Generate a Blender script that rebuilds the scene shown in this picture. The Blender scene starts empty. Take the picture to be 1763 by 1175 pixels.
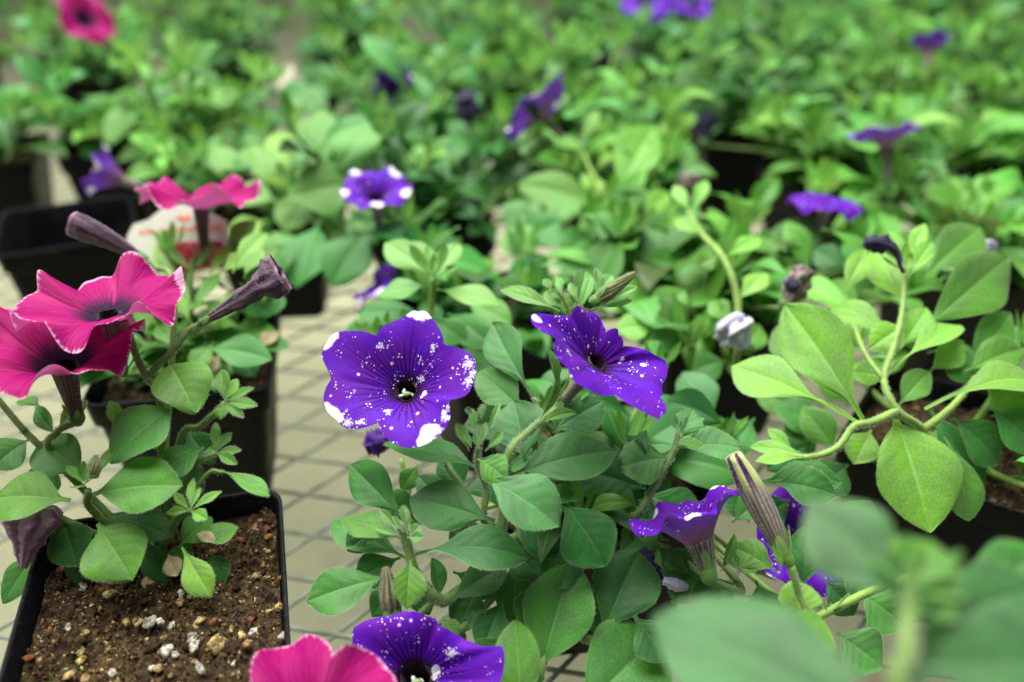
import bpy, bmesh, math, random
import numpy as np
from mathutils import Vector, Matrix, noise as mnoise

# ------------------------------------------------------------------ camera, world, light, exposure
SC = bpy.context.scene
CH = 0.336                       # camera height above the bench top (m)
PITCH = math.radians(30.0)
FPX, CX, CY = 1500.0, 881.5, 587.5      # focal length and centre in photograph pixels
cam_d = bpy.data.cameras.new('camera')
cam = bpy.data.objects.new('camera', cam_d)
SC.collection.objects.link(cam)
cam.location = (0, 0, CH)
cam.rotation_euler = (math.pi/2 - PITCH, 0, 0)
cam_d.sensor_width = 36.0
cam_d.lens = 36.0*FPX/1763.0
cam_d.clip_start = 0.01
cam_d.clip_end = 200
cam_d.dof.use_dof = True
cam_d.dof.focus_distance = 0.342
cam_d.dof.aperture_fstop = 3.6
cam_d.dof.aperture_blades = 7
SC.camera = cam

W = bpy.data.worlds.new('World'); SC.world = W; W.use_nodes = True
bgn = W.node_tree.nodes['Background']
bgn.inputs[0].default_value = (0.93, 0.97, 1.0, 1); bgn.inputs[1].default_value = 0.17
ld = bpy.data.lights.new('roof_light', 'AREA'); ld.shape = 'RECTANGLE'; ld.size = 2.6; ld.size_y = 2.6; ld.energy = 240; ld.color = (1.0, 0.985, 0.95)
lo = bpy.data.objects.new('roof_light', ld); SC.collection.objects.link(lo)
lo.location = (-0.5, 1.1, 2.3); lo.rotation_euler = (math.radians(-8), math.radians(-10), 0)
SC.view_settings.view_transform = 'Standard'; SC.view_settings.look = 'None'
SC.view_settings.gamma = 1.0; SC.view_settings.exposure = 0.0
SC.cycles.use_denoising = True
SC.cycles.max_bounces = 8; SC.cycles.diffuse_bounces = 4; SC.cycles.transmission_bounces = 4; SC.cycles.glossy_bounces = 2
SC.cycles.sample_clamp_indirect = 6.0

CAMP = Vector((0, 0, CH))
F_ = Vector((0, math.cos(PITCH), -math.sin(PITCH)))
U_ = Vector((0, math.sin(PITCH), math.cos(PITCH)))
R_ = Vector((1, 0, 0))
def P(px, py, Z):                       # a point of the place, from its direction and its distance
    return CAMP + Z*(F_ + R_*((px-CX)/FPX) + U_*((CY-py)/FPX))
def ray(px, py):
    return F_ + R_*((px-CX)/FPX) + U_*((CY-py)/FPX)
def onplane(px, py, h):
    d = ray(px, py); return CAMP + d*((h-CH)/d.z)
def N3(n):
    return (R_*n[0] + U_*n[1] - F_*n[2]).normalized()
def proj(p):
    d = p-CAMP; z = d.dot(F_)
    if z < 0.02: return (-9999, -9999, z)
    return (CX+FPX*d.dot(R_)/z, CY-FPX*d.dot(U_)/z, z)
COL = SC.collection
rng = random.Random(11)

# ------------------------------------------------------------------ object helpers
def tag(o, label=None, cat=None, group=None, kind=None):
    if label: o['label'] = label
    if cat: o['category'] = cat
    if group: o['group'] = group
    if kind: o['kind'] = kind
    return o
def thing(name, label, cat, loc, group=None):
    o = bpy.data.objects.new(name, None); COL.objects.link(o); o.location = loc; o.empty_display_size = 0.01
    return tag(o, label, cat, group)
def put(name, mesh, parent=None, M=None, color=None):
    o = bpy.data.objects.new(name, mesh); COL.objects.link(o)
    M = M if M is not None else Matrix.Identity(4)
    if parent is not None:
        o.parent = parent
        if parent.type == 'EMPTY':
            M = Matrix.Translation(-Vector(parent.location)) @ M
    o.matrix_basis = M
    if color: o.color = (*color, 1)
    return o
def mesh_of(name, verts, faces, mats, uv=None, smooth=True, attrs=None, midx=None):
    me = bpy.data.meshes.new(name)
    me.from_pydata([tuple(v) for v in verts], [], faces)
    for m in (mats if isinstance(mats, (list, tuple)) else [mats]): me.materials.append(m)
    if uv is not None:
        ul = me.uv_layers.new(name='UVMap')
        li = np.zeros(len(me.loops), dtype=np.int32); me.loops.foreach_get('vertex_index', li)
        ul.data.foreach_set('uv', np.asarray(uv, dtype=np.float32)[li].ravel())
    if attrs:
        for k, a in attrs.items():
            at = me.attributes.new(k, 'FLOAT', 'POINT'); at.data.foreach_set('value', np.asarray(a, dtype=np.float32))
    if midx is not None: me.polygons.foreach_set('material_index', np.asarray(midx, dtype=np.int32))
    if smooth: me.polygons.foreach_set('use_smooth', np.ones(len(me.polygons), dtype=bool))
    me.update()
    return me
def frame(o, y, n):                     # matrix with local Y along y and local Z near n
    y = y.normalized(); x = y.cross(n)
    if x.length < 1e-6: x = y.orthogonal()
    x.normalize(); z = x.cross(y)
    return Matrix(((x.x, y.x, z.x, o.x), (x.y, y.y, z.y, o.y), (x.z, y.z, z.z, o.z), (0, 0, 0, 1)))
def frameZ(o, n, roll=0.0, up=Vector((0, 0, 1))):
    n = n.normalized(); x = up.cross(n)
    if x.length < 1e-4: x = Vector((1, 0, 0))
    x.normalize(); y = n.cross(x)
    M = Matrix(((x.x, y.x, n.x, o.x), (x.y, y.y, n.y, o.y), (x.z, y.z, n.z, o.z), (0, 0, 0, 1)))
    return M @ Matrix.Rotation(roll, 4, 'Z')

# ------------------------------------------------------------------ material helpers
class NT:
    def __init__(s, name):
        s.m = bpy.data.materials.new(name); s.m.use_nodes = True; s.t = s.m.node_tree; s.t.nodes.clear()
        s.out = s.t.nodes.new('ShaderNodeOutputMaterial')
    def n(s, typ, ins=None, **kw):
        nd = s.t.nodes.new('ShaderNode'+typ)
        for k, v in kw.items(): setattr(nd, k, v)
        if ins:
            for k, v in ins.items(): s.set(nd.inputs[k], v)
        return nd
    def set(s, sock, v):
        if isinstance(v, bpy.types.NodeSocket): s.t.links.new(v, sock)
        elif isinstance(v, bpy.types.Node): s.t.links.new(v.outputs[0], sock)
        elif isinstance(v, tuple) and len(v) == 3 and sock.type == 'RGBA': sock.default_value = (*v, 1)
        else: sock.default_value = v
    def math(s, op, a, b=0.0, c=None, clamp=False):
        nd = s.t.nodes.new('ShaderNodeMath'); nd.operation = op; nd.use_clamp = clamp
        s.set(nd.inputs[0], a); s.set(nd.inputs[1], b)
        if c is not None: s.set(nd.inputs[2], c)
        return nd.outputs[0]
    def mix(s, f, a, b, blend='MIX'):
        nd = s.t.nodes.new('ShaderNodeMix'); nd.data_type = 'RGBA'; nd.blend_type = blend
        s.set(nd.inputs[0], f); s.set(nd.inputs[6], a); s.set(nd.inputs[7], b); return nd.outputs[2]
    def ramp(s, v, lo, hi, a=0.0, b=1.0, interp='SMOOTHSTEP'):
        nd = s.t.nodes.new('ShaderNodeMapRange'); nd.interpolation_type = interp
        s.set(nd.inputs[0], v); s.set(nd.inputs[1], lo); s.set(nd.inputs[2], hi); s.set(nd.inputs[3], a); s.set(nd.inputs[4], b)
        return nd.outputs[0]
    def noise(s, vec, scale, detail=2.0, rough=0.5, dim='3D', w=None):
        nd = s.t.nodes.new('ShaderNodeTexNoise'); nd.noise_dimensions = dim
        if vec is not None: s.set(nd.inputs['Vector'], vec)
        if w is not None: s.set(nd.inputs['W'], w)
        nd.inputs['Scale'].default_value = scale; nd.inputs['Detail'].default_value = detail; nd.inputs['Roughness'].default_value = rough
        return nd.outputs[0]
    def attr(s, name):
        nd = s.t.nodes.new('ShaderNodeAttribute'); nd.attribute_name = name; return nd.outputs['Fac']
    def bsdf(s, color, rough=0.5, spec=0.5, sheen=0.0, sheen_tint=(1, 1, 1), normal=None, trans=0.0, trans_col=None, coat=0.0, sheen_rough=0.4, metallic=0.0):
        p = s.n('BsdfPrincipled', {'Base Color': color, 'Roughness': rough, 'Specular IOR Level': spec, 'Sheen Weight': sheen, 'Metallic': metallic,
                                   'Sheen Tint': sheen_tint, 'Sheen Roughness': sheen_rough, 'Coat Weight': coat})
        if normal is not None: s.set(p.inputs['Normal'], normal)
        sh = p.outputs[0]
        if trans > 0:
            t = s.n('BsdfTranslucent', {'Color': trans_col if trans_col is not None else color})
            mx = s.n('MixShader', {0: trans, 1: sh, 2: t.outputs[0]}); sh = mx.outputs[0]
        s.t.links.new(sh, s.out.inputs[0])
        return s.m

def make_leaf_mat(fine=True):
    s = NT('leaf_green' if fine else 'leaf_green_far')
    oi = s.n('ObjectInfo'); base = oi.outputs['Color']; rnd = oi.outputs['Random']
    tc = s.n('TexCoord'); uv = tc.outputs['UV']
    sp = s.n('SeparateXYZ', {0: uv})
    u = s.math('SUBTRACT', s.math('MULTIPLY', sp.outputs[0], 2.0), 1.0); au = s.math('ABSOLUTE', u); v = sp.outputs[1]
    dn = s.noise(uv, 5.0, 2.0, dim='4D', w=s.math('MULTIPLY', rnd, 40.0))
    # side veins leave the midrib and sweep to the tip
    c = s.math('SUBTRACT', v, s.math('MULTIPLY', s.math('POWER', au, 1.25), 0.26))
    c = s.math('ADD', c, s.math('MULTIPLY', s.math('SIGN', u), 0.022))
    c = s.math('ADD', c, s.math('MULTIPLY', dn, 0.13))
    pp = s.math('PINGPONG', s.math('MULTIPLY', c, 6.0), 0.5)
    side = s.ramp(pp, 0.0, 0.06, 1.0, 0.0)
    side = s.math('MULTIPLY', side, s.ramp(au, 0.55, 0.95, 1.0, 0.0))
    mid = s.ramp(au, 0.012, 0.06, 1.0, 0.0)
    mid = s.math('MULTIPLY', mid, s.ramp(v, 0.5, 1.0, 1.0, 0.25))
    vein = s.math('MAXIMUM', mid, s.math('MULTIPLY', side, 0.30))
    n1 = s.noise(uv, 3.0, 3.0, dim='4D', w=s.math('MULTIPLY', rnd, 91.0))
    n2 = s.noise(uv, 42.0, 3.0, 0.6)
    hsv = s.n('HueSaturation', {'Hue': s.math('ADD', 0.491, s.math('MULTIPLY', rnd, 0.018)), 'Saturation': s.ramp(n1, 0.3, 0.7, 0.93, 1.08), 'Value': s.math('MULTIPLY', s.ramp(n1, 0.25, 0.75, 0.80, 1.18), s.ramp(n2, 0.3, 0.7, 0.80, 1.16)), 'Color': base})
    col = hsv.outputs[0]
    pale = s.n('HueSaturation', {'Hue': 0.485, 'Saturation': 0.78, 'Value': 1.75, 'Color': base}).outputs[0]
    col = s.mix(s.math('MULTIPLY', vein, 0.34), col, pale)
    # a few pale scars and a slightly yellowed margin
    vor = s.n('TexVoronoi', {'Vector': uv, 'Scale': 7.0}, voronoi_dimensions='4D'); s.set(vor.inputs['W'], s.math('MULTIPLY', rnd, 57.0))
    scar = s.math('MULTIPLY', s.ramp(vor.outputs[0], 0.03, 0.055, 1.0, 0.0), s.ramp(n1, 0.60, 0.64))
    col = s.mix(s.math('MULTIPLY', scar, 0.7), col, (0.42, 0.42, 0.16))
    marg = s.math('MULTIPLY', s.ramp(au, 0.90, 1.0), s.ramp(dn, 0.42, 0.62))
    col = s.mix(s.math('MULTIPLY', marg, 0.35), col, (0.24, 0.33, 0.08))
    geo = s.n('NewGeometry')
    under = s.n('HueSaturation', {'Saturation': 0.8, 'Value': 1.25, 'Color': col}).outputs[0]
    col = s.mix(geo.outputs['Backfacing'], col, under)
    h = s.math('ADD', s.math('MULTIPLY', vein, -0.6), s.math('ADD', s.math('MULTIPLY', n2, 0.35), s.math('MULTIPLY', s.math('SUBTRACT', 0.5, s.ramp(pp, 0, 0.5, 1, 0)), 0.5)))
    bump = s.n('Bump', {'Strength': 0.30, 'Distance': 0.0005, 'Height': h})
    tcol = s.n('HueSaturation', {'Hue': 0.478, 'Saturation': 1.1, 'Value': 1.9, 'Color': col}).outputs[0]
    return s.bsdf(col, 0.48, 0.26, 0.16, (0.86, 0.96, 0.86), bump.outputs[0], 0.26, tcol)
def make_far_leaf_mat():
    s = NT('leaf_green_far'); oi = s.n('ObjectInfo'); base = oi.outputs['Color']; rnd = oi.outputs['Random']
    sp = s.n('SeparateXYZ', {0: s.n('TexCoord').outputs['UV']}); au = s.math('ABSOLUTE', s.math('SUBTRACT', s.math('MULTIPLY', sp.outputs[0], 2.0), 1.0))
    mid = s.ramp(au, 0.02, 0.09, 1.0, 0.0)
    col = s.n('HueSaturation', {'Hue': s.math('ADD', 0.488, s.math('MULTIPLY', rnd, 0.022)), 'Color': base}).outputs[0]
    col = s.mix(s.math('MULTIPLY', mid, 0.3), col, s.n('HueSaturation', {'Hue': 0.485, 'Saturation': 0.8, 'Value': 1.7, 'Color': base}).outputs[0])
    col = s.mix(s.n('NewGeometry').outputs['Backfacing'], col, s.n('HueSaturation', {'Saturation': 0.85, 'Value': 1.25, 'Color': col}).outputs[0])
    tcol = s.n('HueSaturation', {'Hue': 0.478, 'Saturation': 1.1, 'Value': 1.9, 'Color': col}).outputs[0]
    return s.bsdf(col, 0.44, 0.22, 0.03, (0.86, 0.96, 0.86), None, 0.18, tcol)
def make_stem_mat():
    s = NT('stem_green'); oi = s.n('ObjectInfo'); tc = s.n('TexCoord')
    n1 = s.noise(tc.outputs['Object'], 180.0, 3.0)
    col = s.mix(s.ramp(n1, 0.35, 0.7), oi.outputs['Color'], s.n('HueSaturation', {'Value': 0.72, 'Color': oi.outputs['Color']}).outputs[0])
    bump = s.n('Bump', {'Strength': 0.3, 'Distance': 0.0004, 'Height': n1})
    return s.bsdf(col, 0.55, 0.3, 0.3, (0.85, 0.95, 0.8), bump.outputs[0], 0.12)
def make_hair_mat():
    s = NT('plant_hair')
    return s.bsdf((0.55, 0.66, 0.48), 0.5, 0.4, 0.0, trans=0.5, trans_col=(0.6, 0.7, 0.5))

def make_petal_purple(name='petal_purple', base=(0.100, 0.006, 0.44), deep=(0.008, 0.001, 0.035)):
    s = NT(name); tc = s.n('TexCoord'); ob = tc.outputs['Object']; sp = s.n('SeparateXYZ', {0: tc.outputs['UV']}); q = sp.outputs[1]
    oi = s.n('ObjectInfo'); off = s.n('VectorMath', {0: ob}, operation='ADD'); s.set(off.inputs[1], s.n('CombineXYZ', {0: oi.outputs['Random'], 1: s.math('MULTIPLY', oi.outputs['Random'], 3.1)}).outputs[0])
    vec = off.outputs[0]
    phi = s.attr('phi'); wh = s.attr('white'); spk = s.attr('speck')
    nz = s.noise(vec, 90.0, 3.0); nf = s.noise(vec, 420.0, 3.0, 0.6); nm = s.noise(vec, 1300.0, 4.0, 0.65)
    col = s.mix(s.ramp(nz, 0.35, 0.68), base, (base[0]*1.3, base[1]*1.5, base[2]*0.82))
    col = s.mix(s.ramp(nf, 0.3, 0.7, 0.0, 0.25), col, (base[0]*0.7, base[1], base[2]*0.68))
    # dark veins fanning out of the throat
    a = s.math('PINGPONG', s.math('ADD', s.math('MULTIPLY', phi, 4.0), s.math('MULTIPLY', s.math('SUBTRACT', nz, 0.5), 0.35)), 0.5)
    v1 = s.ramp(a, s.math('MULTIPLY', s.math('SUBTRACT', 1.0, q), 0.10), s.math('MULTIPLY', s.math('SUBTRACT', 1.15, q), 0.27), 1.0, 0.0)
    v1 = s.math('MULTIPLY', v1, s.ramp(q, 0.28, s.math('ADD', 0.48, s.math('MULTIPLY', nf, 0.4)), 1.0, 0.0))
    v2 = s.math('MULTIPLY', s.ramp(s.math('ABSOLUTE', phi), 0.006, 0.028, 1.0, 0.0), s.ramp(q, 0.5, 0.9, 0.8, 0.0))
    vein = s.math('MAXIMUM', v1, v2)
    col = s.mix(s.math('MULTIPLY', vein, 0.85), col, deep)
    throat = s.ramp(q, 0.03, 0.20, 1.0, 0.0)
    col = s.mix(s.math('MULTIPLY', throat, 0.9), col, (0.03, 0.004, 0.03))
    # star-like spots
    vor = s.n('TexVoronoi', {'Vector': vec, 'Scale': 265.0, 'Randomness': 1.0}); cc = s.n('SeparateColor', {0: vor.outputs['Color']})
    rad = s.math('ADD', 0.06, s.math('MULTIPLY', s.math('POWER', cc.outputs[0], 1.6), 0.22))
    keep = s.math('GREATER_THAN', cc.outputs[1], 0.24)
    spot = s.math('MULTIPLY', s.ramp(vor.outputs[0], s.math('MULTIPLY', rad, 0.25), s.math('MULTIPLY', rad, 1.1), 1.0, 0.0), keep)
    spot = s.math('MULTIPLY', spot, s.ramp(q, 0.10, 0.22))
    vor2 = s.n('TexVoronoi', {'Vector': vec, 'Scale': 900.0}); c2 = s.n('SeparateColor', {0: vor2.outputs['Color']})
    patch = s.ramp(s.noise(vec, 150.0, 2.0), 0.46, 0.62)
    r2 = s.math('MULTIPLY', s.math('ADD', s.math('MULTIPLY', patch, 0.9), s.math('MULTIPLY', spk, 1.6)), s.math('MULTIPLY', c2.outputs[0], 0.50))
    fine = s.ramp(vor2.outputs[0], s.math('MULTIPLY', r2, 0.7), s.math('ADD', r2, 0.001), 1.0, 0.0)
    blot = s.ramp(s.math('ADD', s.math('MULTIPLY', spk, 0.55), s.math('MULTIPLY', nm, 0.75)), 0.74, 0.80)
    blot = s.math('MULTIPLY', blot, s.ramp(spk, 0.02, 0.2))
    white = s.ramp(s.math('ADD', wh, s.math('MULTIPLY', s.math('SUBTRACT', nf, 0.5), 0.25)), 0.45, 0.60)
    m = s.math('MAXIMUM', white, s.math('MAXIMUM', spot, s.math('MAXIMUM', s.math('MULTIPLY', fine, 0.85), s.math('MULTIPLY', blot, 0.85))))
    col = s.mix(m, col, s.mix(s.ramp(m, 0.3, 0.9), (0.62, 0.36, 0.80), (0.84, 0.80, 0.90)))
    geo = s.n('NewGeometry')
    back = s.mix(s.ramp(q, 0.05, 0.55), (0.20, 0.09, 0.17), s.mix(s.math('MULTIPLY', m, 0.8), (0.16, 0.045, 0.46), (0.8, 0.78, 0.85)))
    col = s.mix(geo.outputs['Backfacing'], col, back)
    h = s.math('ADD', s.math('MULTIPLY', vein, -0.8), s.math('ADD', s.math('MULTIPLY', nf, 0.7), s.math('MULTIPLY', nz, 1.0)))
    bump = s.n('Bump', {'Strength': 0.35, 'Distance': 0.0008, 'Height': h})
    return s.bsdf(col, 0.6, 0.14, 0.06, (0.6, 0.45, 1.0), bump.outputs[0], 0.20)
def make_petal_pink():
    s = NT('petal_pink'); tc = s.n('TexCoord'); vec = tc.outputs['Object']; sp = s.n('SeparateXYZ', {0: tc.outputs['UV']}); q = sp.outputs[1]
    phi = s.attr('phi'); wh = s.attr('white')
    nz = s.noise(vec, 70.0, 3.0); nf = s.noise(vec, 400.0, 3.0, 0.6)
    st = s.noise(s.n('CombineXYZ', {0: s.math('MULTIPLY', phi, 9.0), 1: s.math('MULTIPLY', q, 1.5), 2: 0.0}).outputs[0], 3.0, 2.0)
    col = s.mix(s.ramp(st, 0.38, 0.68), (0.30, 0.0015, 0.115), (0.38, 0.010, 0.145))
    col = s.mix(s.math('MULTIPLY', s.ramp(s.math('ABSOLUTE', phi), 0.55, 1.0), 0.5), col, (0.50, 0.055, 0.20))
    a = s.math('PINGPONG', s.math('ADD', s.math('MULTIPLY', phi, 5.0), s.math('MULTIPLY', nz, 0.4)), 0.5)
    v1 = s.math('MULTIPLY', s.ramp(a, 0.03, 0.2, 1.0, 0.0), s.ramp(q, 0.22, 0.62, 1.0, 0.0))
    v2 = s.math('MULTIPLY', s.ramp(s.math('ABSOLUTE', phi), 0.01, 0.035, 1.0, 0.0), s.ramp(q, 0.4, 1.0, 0.55, 0.0))
    vein = s.math('MAXIMUM', v1, v2)
    col = s.mix(s.math('MULTIPLY', vein, 0.85), col, (0.10, 0.008, 0.09))
    col = s.mix(s.ramp(s.math('ADD', q, s.math('MULTIPLY', s.math('SUBTRACT', st, 0.5), 0.22)), 0.12, 0.38, 1.0, 0.0), col, (0.030, 0.010, 0.040))
    e = s.math('ADD', s.math('ADD', q, s.math('MULTIPLY', wh, 0.16)), s.math('MULTIPLY', s.math('SUBTRACT', nf, 0.5), 0.10))
    e = s.math('ADD', e, s.math('MULTIPLY', s.math('SUBTRACT', st, 0.5), 0.14))
    edge = s.ramp(s.math('ADD', e, s.math('MULTIPLY', s.math('SUBTRACT', nz, 0.5), 0.16)), 0.955, 1.02)
    col = s.mix(s.math('MULTIPLY', edge, 0.72), col, (0.82, 0.50, 0.70))
    geo = s.n('NewGeometry')
    col = s.mix(geo.outputs['Backfacing'], col, s.mix(edge, (0.60, 0.10, 0.34), (0.8, 0.62, 0.78)))
    h = s.math('ADD', s.math('MULTIPLY', st, 1.2), s.math('ADD', s.math('MULTIPLY', vein, -0.6), s.math('MULTIPLY', nf, 0.5)))
    bump = s.n('Bump', {'Strength': 0.35, 'Distance': 0.0009, 'Height': h})
    return s.bsdf(col, 0.6, 0.10, 0.0, (1.0, 0.6, 0.85), bump.outputs[0], 0.22)
def make_tube_mat(name, pale, dark, count=9.0, amt=0.85, tipcol=None, rim=None):
    s = NT(name); tc = s.n('TexCoord'); sp = s.n('SeparateXYZ', {0: tc.outputs['UV']})
    nz = s.noise(tc.outputs['UV'], 6.0, 3.0); nf = s.noise(tc.outputs['Object'], 700.0, 3.0, 0.6)
    a = s.math('PINGPONG', s.math('ADD', s.math('MULTIPLY', sp.outputs[0], count*2), s.math('MULTIPLY', nz, 0.5)), 0.5)
    st = s.math('MULTIPLY', s.ramp(a, 0.10, 0.34, 1.0, 0.0), amt)
    col = s.mix(s.ramp(nf, 0.3, 0.7), pale, tuple(c*0.75 for c in pale))
    col = s.mix(st, col, dark)
    col = s.mix(s.ramp(nz, 0.45, 0.7, 0.0, 0.45), col, tuple(0.5*(a+b) for a, b in zip(pale, dark)))
    col = s.mix(s.math('MULTIPLY', s.n('NewGeometry').outputs['Backfacing'], 1.0), col, tuple(c*0.12 for c in dark))
    if tipcol:
        a2 = s.math('PINGPONG', s.math('MULTIPLY', sp.outputs[0], 5.0), 0.5)
        tip = s.ramp(sp.outputs[1], 0.60, 0.86)
        col = s.mix(tip, col, s.mix(s.ramp(a2, 0.16, 0.30), (0.06, 0.012, 0.10), tipcol))
    if rim: col = s.mix(s.ramp(sp.outputs[1], 0.955, 0.975), col, rim)
    bump = s.n('Bump', {'Strength': 0.5, 'Distance': 0.0006, 'Height': s.math('ADD', st, nf)})
    return s.bsdf(col, 0.6, 0.25, 0.3, (0.9, 0.85, 0.9), bump.outputs[0], 0.12)
def make_flat(name, col, rough=0.5, var=0.25, scale=300.0, spec=0.3, trans=0.0, bump=0.3, sheen=0.0, metallic=0.0):
    s = NT(name); tc = s.n('TexCoord'); n1 = s.noise(tc.outputs['Object'], scale, 4.0, 0.6)
    c = s.mix(s.ramp(n1, 0.3, 0.7), tuple(x*(1-var) for x in col), tuple(min(1, x*(1+var)) for x in col))
    b = s.n('Bump', {'Strength': bump, 'Distance': 0.0006, 'Height': n1})
    return s.bsdf(c, rough, spec, sheen, normal=b.outputs[0], trans=trans, metallic=metallic)

M_LEAF = make_leaf_mat(); M_LEAFFAR = make_far_leaf_mat(); M_STEM = make_stem_mat(); M_HAIR = make_hair_mat()
M_PURPLE = make_petal_purple(); M_PINK = make_petal_pink()
M_TUBE = make_tube_mat('tube_violet', (0.36, 0.33, 0.25), (0.085, 0.022, 0.075))
M_TUBEPINK = make_tube_mat('tube_dark', (0.15, 0.09, 0.09), (0.05, 0.015, 0.035), 8.0, 0.7)
M_BUDPALE = make_tube_mat('bud_striped', (0.42, 0.38, 0.29), (0.13, 0.05, 0.11), 9.0, 0.75, tipcol=(0.62, 0.70, 0.24))
M_BUDBROWN = make_tube_mat('bud_brown', (0.26, 0.27, 0.12), (0.075, 0.05, 0.055), 5.0, 0.9)
M_BUDGREEN = make_tube_mat('bud_green', (0.22, 0.28, 0.08), (0.10, 0.09, 0.05), 6.0, 0.7)
M_BUDDARK = make_tube_mat('bud_dark', (0.135, 0.085, 0.115), (0.028, 0.008, 0.026), 3.0, 0.9, rim=(0.30, 0.16, 0.26))
M_WILTVIOLET = make_tube_mat('wilted_violet', (0.085, 0.014, 0.26), (0.03, 0.004, 0.10), 4.0, 0.8)
M_WILTDARK = make_tube_mat('wilted_dark', (0.05, 0.04, 0.11), (0.012, 0.010, 0.03), 6.0, 0.8)
M_WILTPALE = make_tube_mat('wilted_pale', (0.74, 0.72, 0.86), (0.46, 0.43, 0.74), 4.0, 0.5)
M_WILTPINK = make_tube_mat('wilted_pink', (0.46, 0.30, 0.40), (0.12, 0.01, 0.085), 4.0, 0.75)
M_WILTTAN = make_tube_mat('wilted_tan', (0.36, 0.30, 0.24), (0.10, 0.07, 0.09), 6.0, 0.8)
M_PISTIL = make_flat('pistil_green', (0.28, 0.42, 0.10), 0.4)
M_ANTHER = make_flat('anther_pale', (0.52, 0.60, 0.58), 0.6, 0.3, 900)
M_DRY = make_flat('dry_leaf', (0.42, 0.36, 0.20), 0.7, 0.35, 160, trans=0.2)
def make_pot_mat():
    s = NT('pot_plastic'); tc = s.n('TexCoord'); oi = s.n('ObjectInfo'); v = tc.outputs['Object']
    n1 = s.noise(v, 45.0, 4.0, 0.6, '4D', s.math('MULTIPLY', oi.outputs['Random'], 30.0)); n2 = s.noise(v, 600.0, 4.0, 0.7); z = s.n('SeparateXYZ', {0: v}).outputs[2]
    dust = s.math('MULTIPLY', s.ramp(n1, 0.48, 0.72), s.ramp(n2, 0.42, 0.62))
    dust = s.math('MAXIMUM', dust, s.math('MULTIPLY', s.ramp(n2, 0.56, 0.66), s.ramp(z, 0.080, 0.090)))
    c = s.mix(s.math('MULTIPLY', dust, 0.6), (0.005, 0.006, 0.008), (0.060, 0.050, 0.036))
    return s.bsdf(c, s.ramp(n1, 0.3, 0.7, 0.36, 0.58), 0.08, normal=s.n('Bump', {'Strength': 0.08, 'Distance': 0.0005, 'Height': n2}).outputs[0])
M_POT = make_pot_mat()
M_WIRE = make_flat('galvanised_steel', (0.21, 0.235, 0.18), 0.6, 0.35, 60, 0.3, bump=0.1, metallic=0.0)
M_RAIL = make_flat('rail_steel', (0.38, 0.40, 0.40), 0.5, 0.15, 60, metallic=0.4)

# ------------------------------------------------------------------ leaf, stem, flower builders
C_DEEP = (0.040, 0.155, 0.036); C_MID = (0.064, 0.220, 0.048); C_FG = (0.064, 0.178, 0.060); C_FRESH = (0.110, 0.285, 0.050)
C_LIME = (0.185, 0.420, 0.066); C_SAGE = (0.090, 0.250, 0.082); C_TIP = (0.150, 0.350, 0.085); C_STEM = (0.18, 0.30, 0.075); C_STEML = (0.28, 0.46, 0.09)
USEG = [-1, -.86, -.66, -.42, -.2, -.07, 0, .07, .2, .42, .66, .86, 1]
def leaf_width(t, pet, peak, blunt):
    if t <= pet: return 0.075
    s = (t-pet)/(1-pet); a = math.log(0.5)/math.log(peak)
    f = max(0.0, math.sin(math.pi*min(1.0, s**a)))**(blunt+.06 if s > peak else blunt+.34)
    if s > 0.86: f *= 1-0.35*((s-0.86)/0.14)**2
    return max(f, 0.075*(1-s)) if s < 0.999 else 0.0
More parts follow.
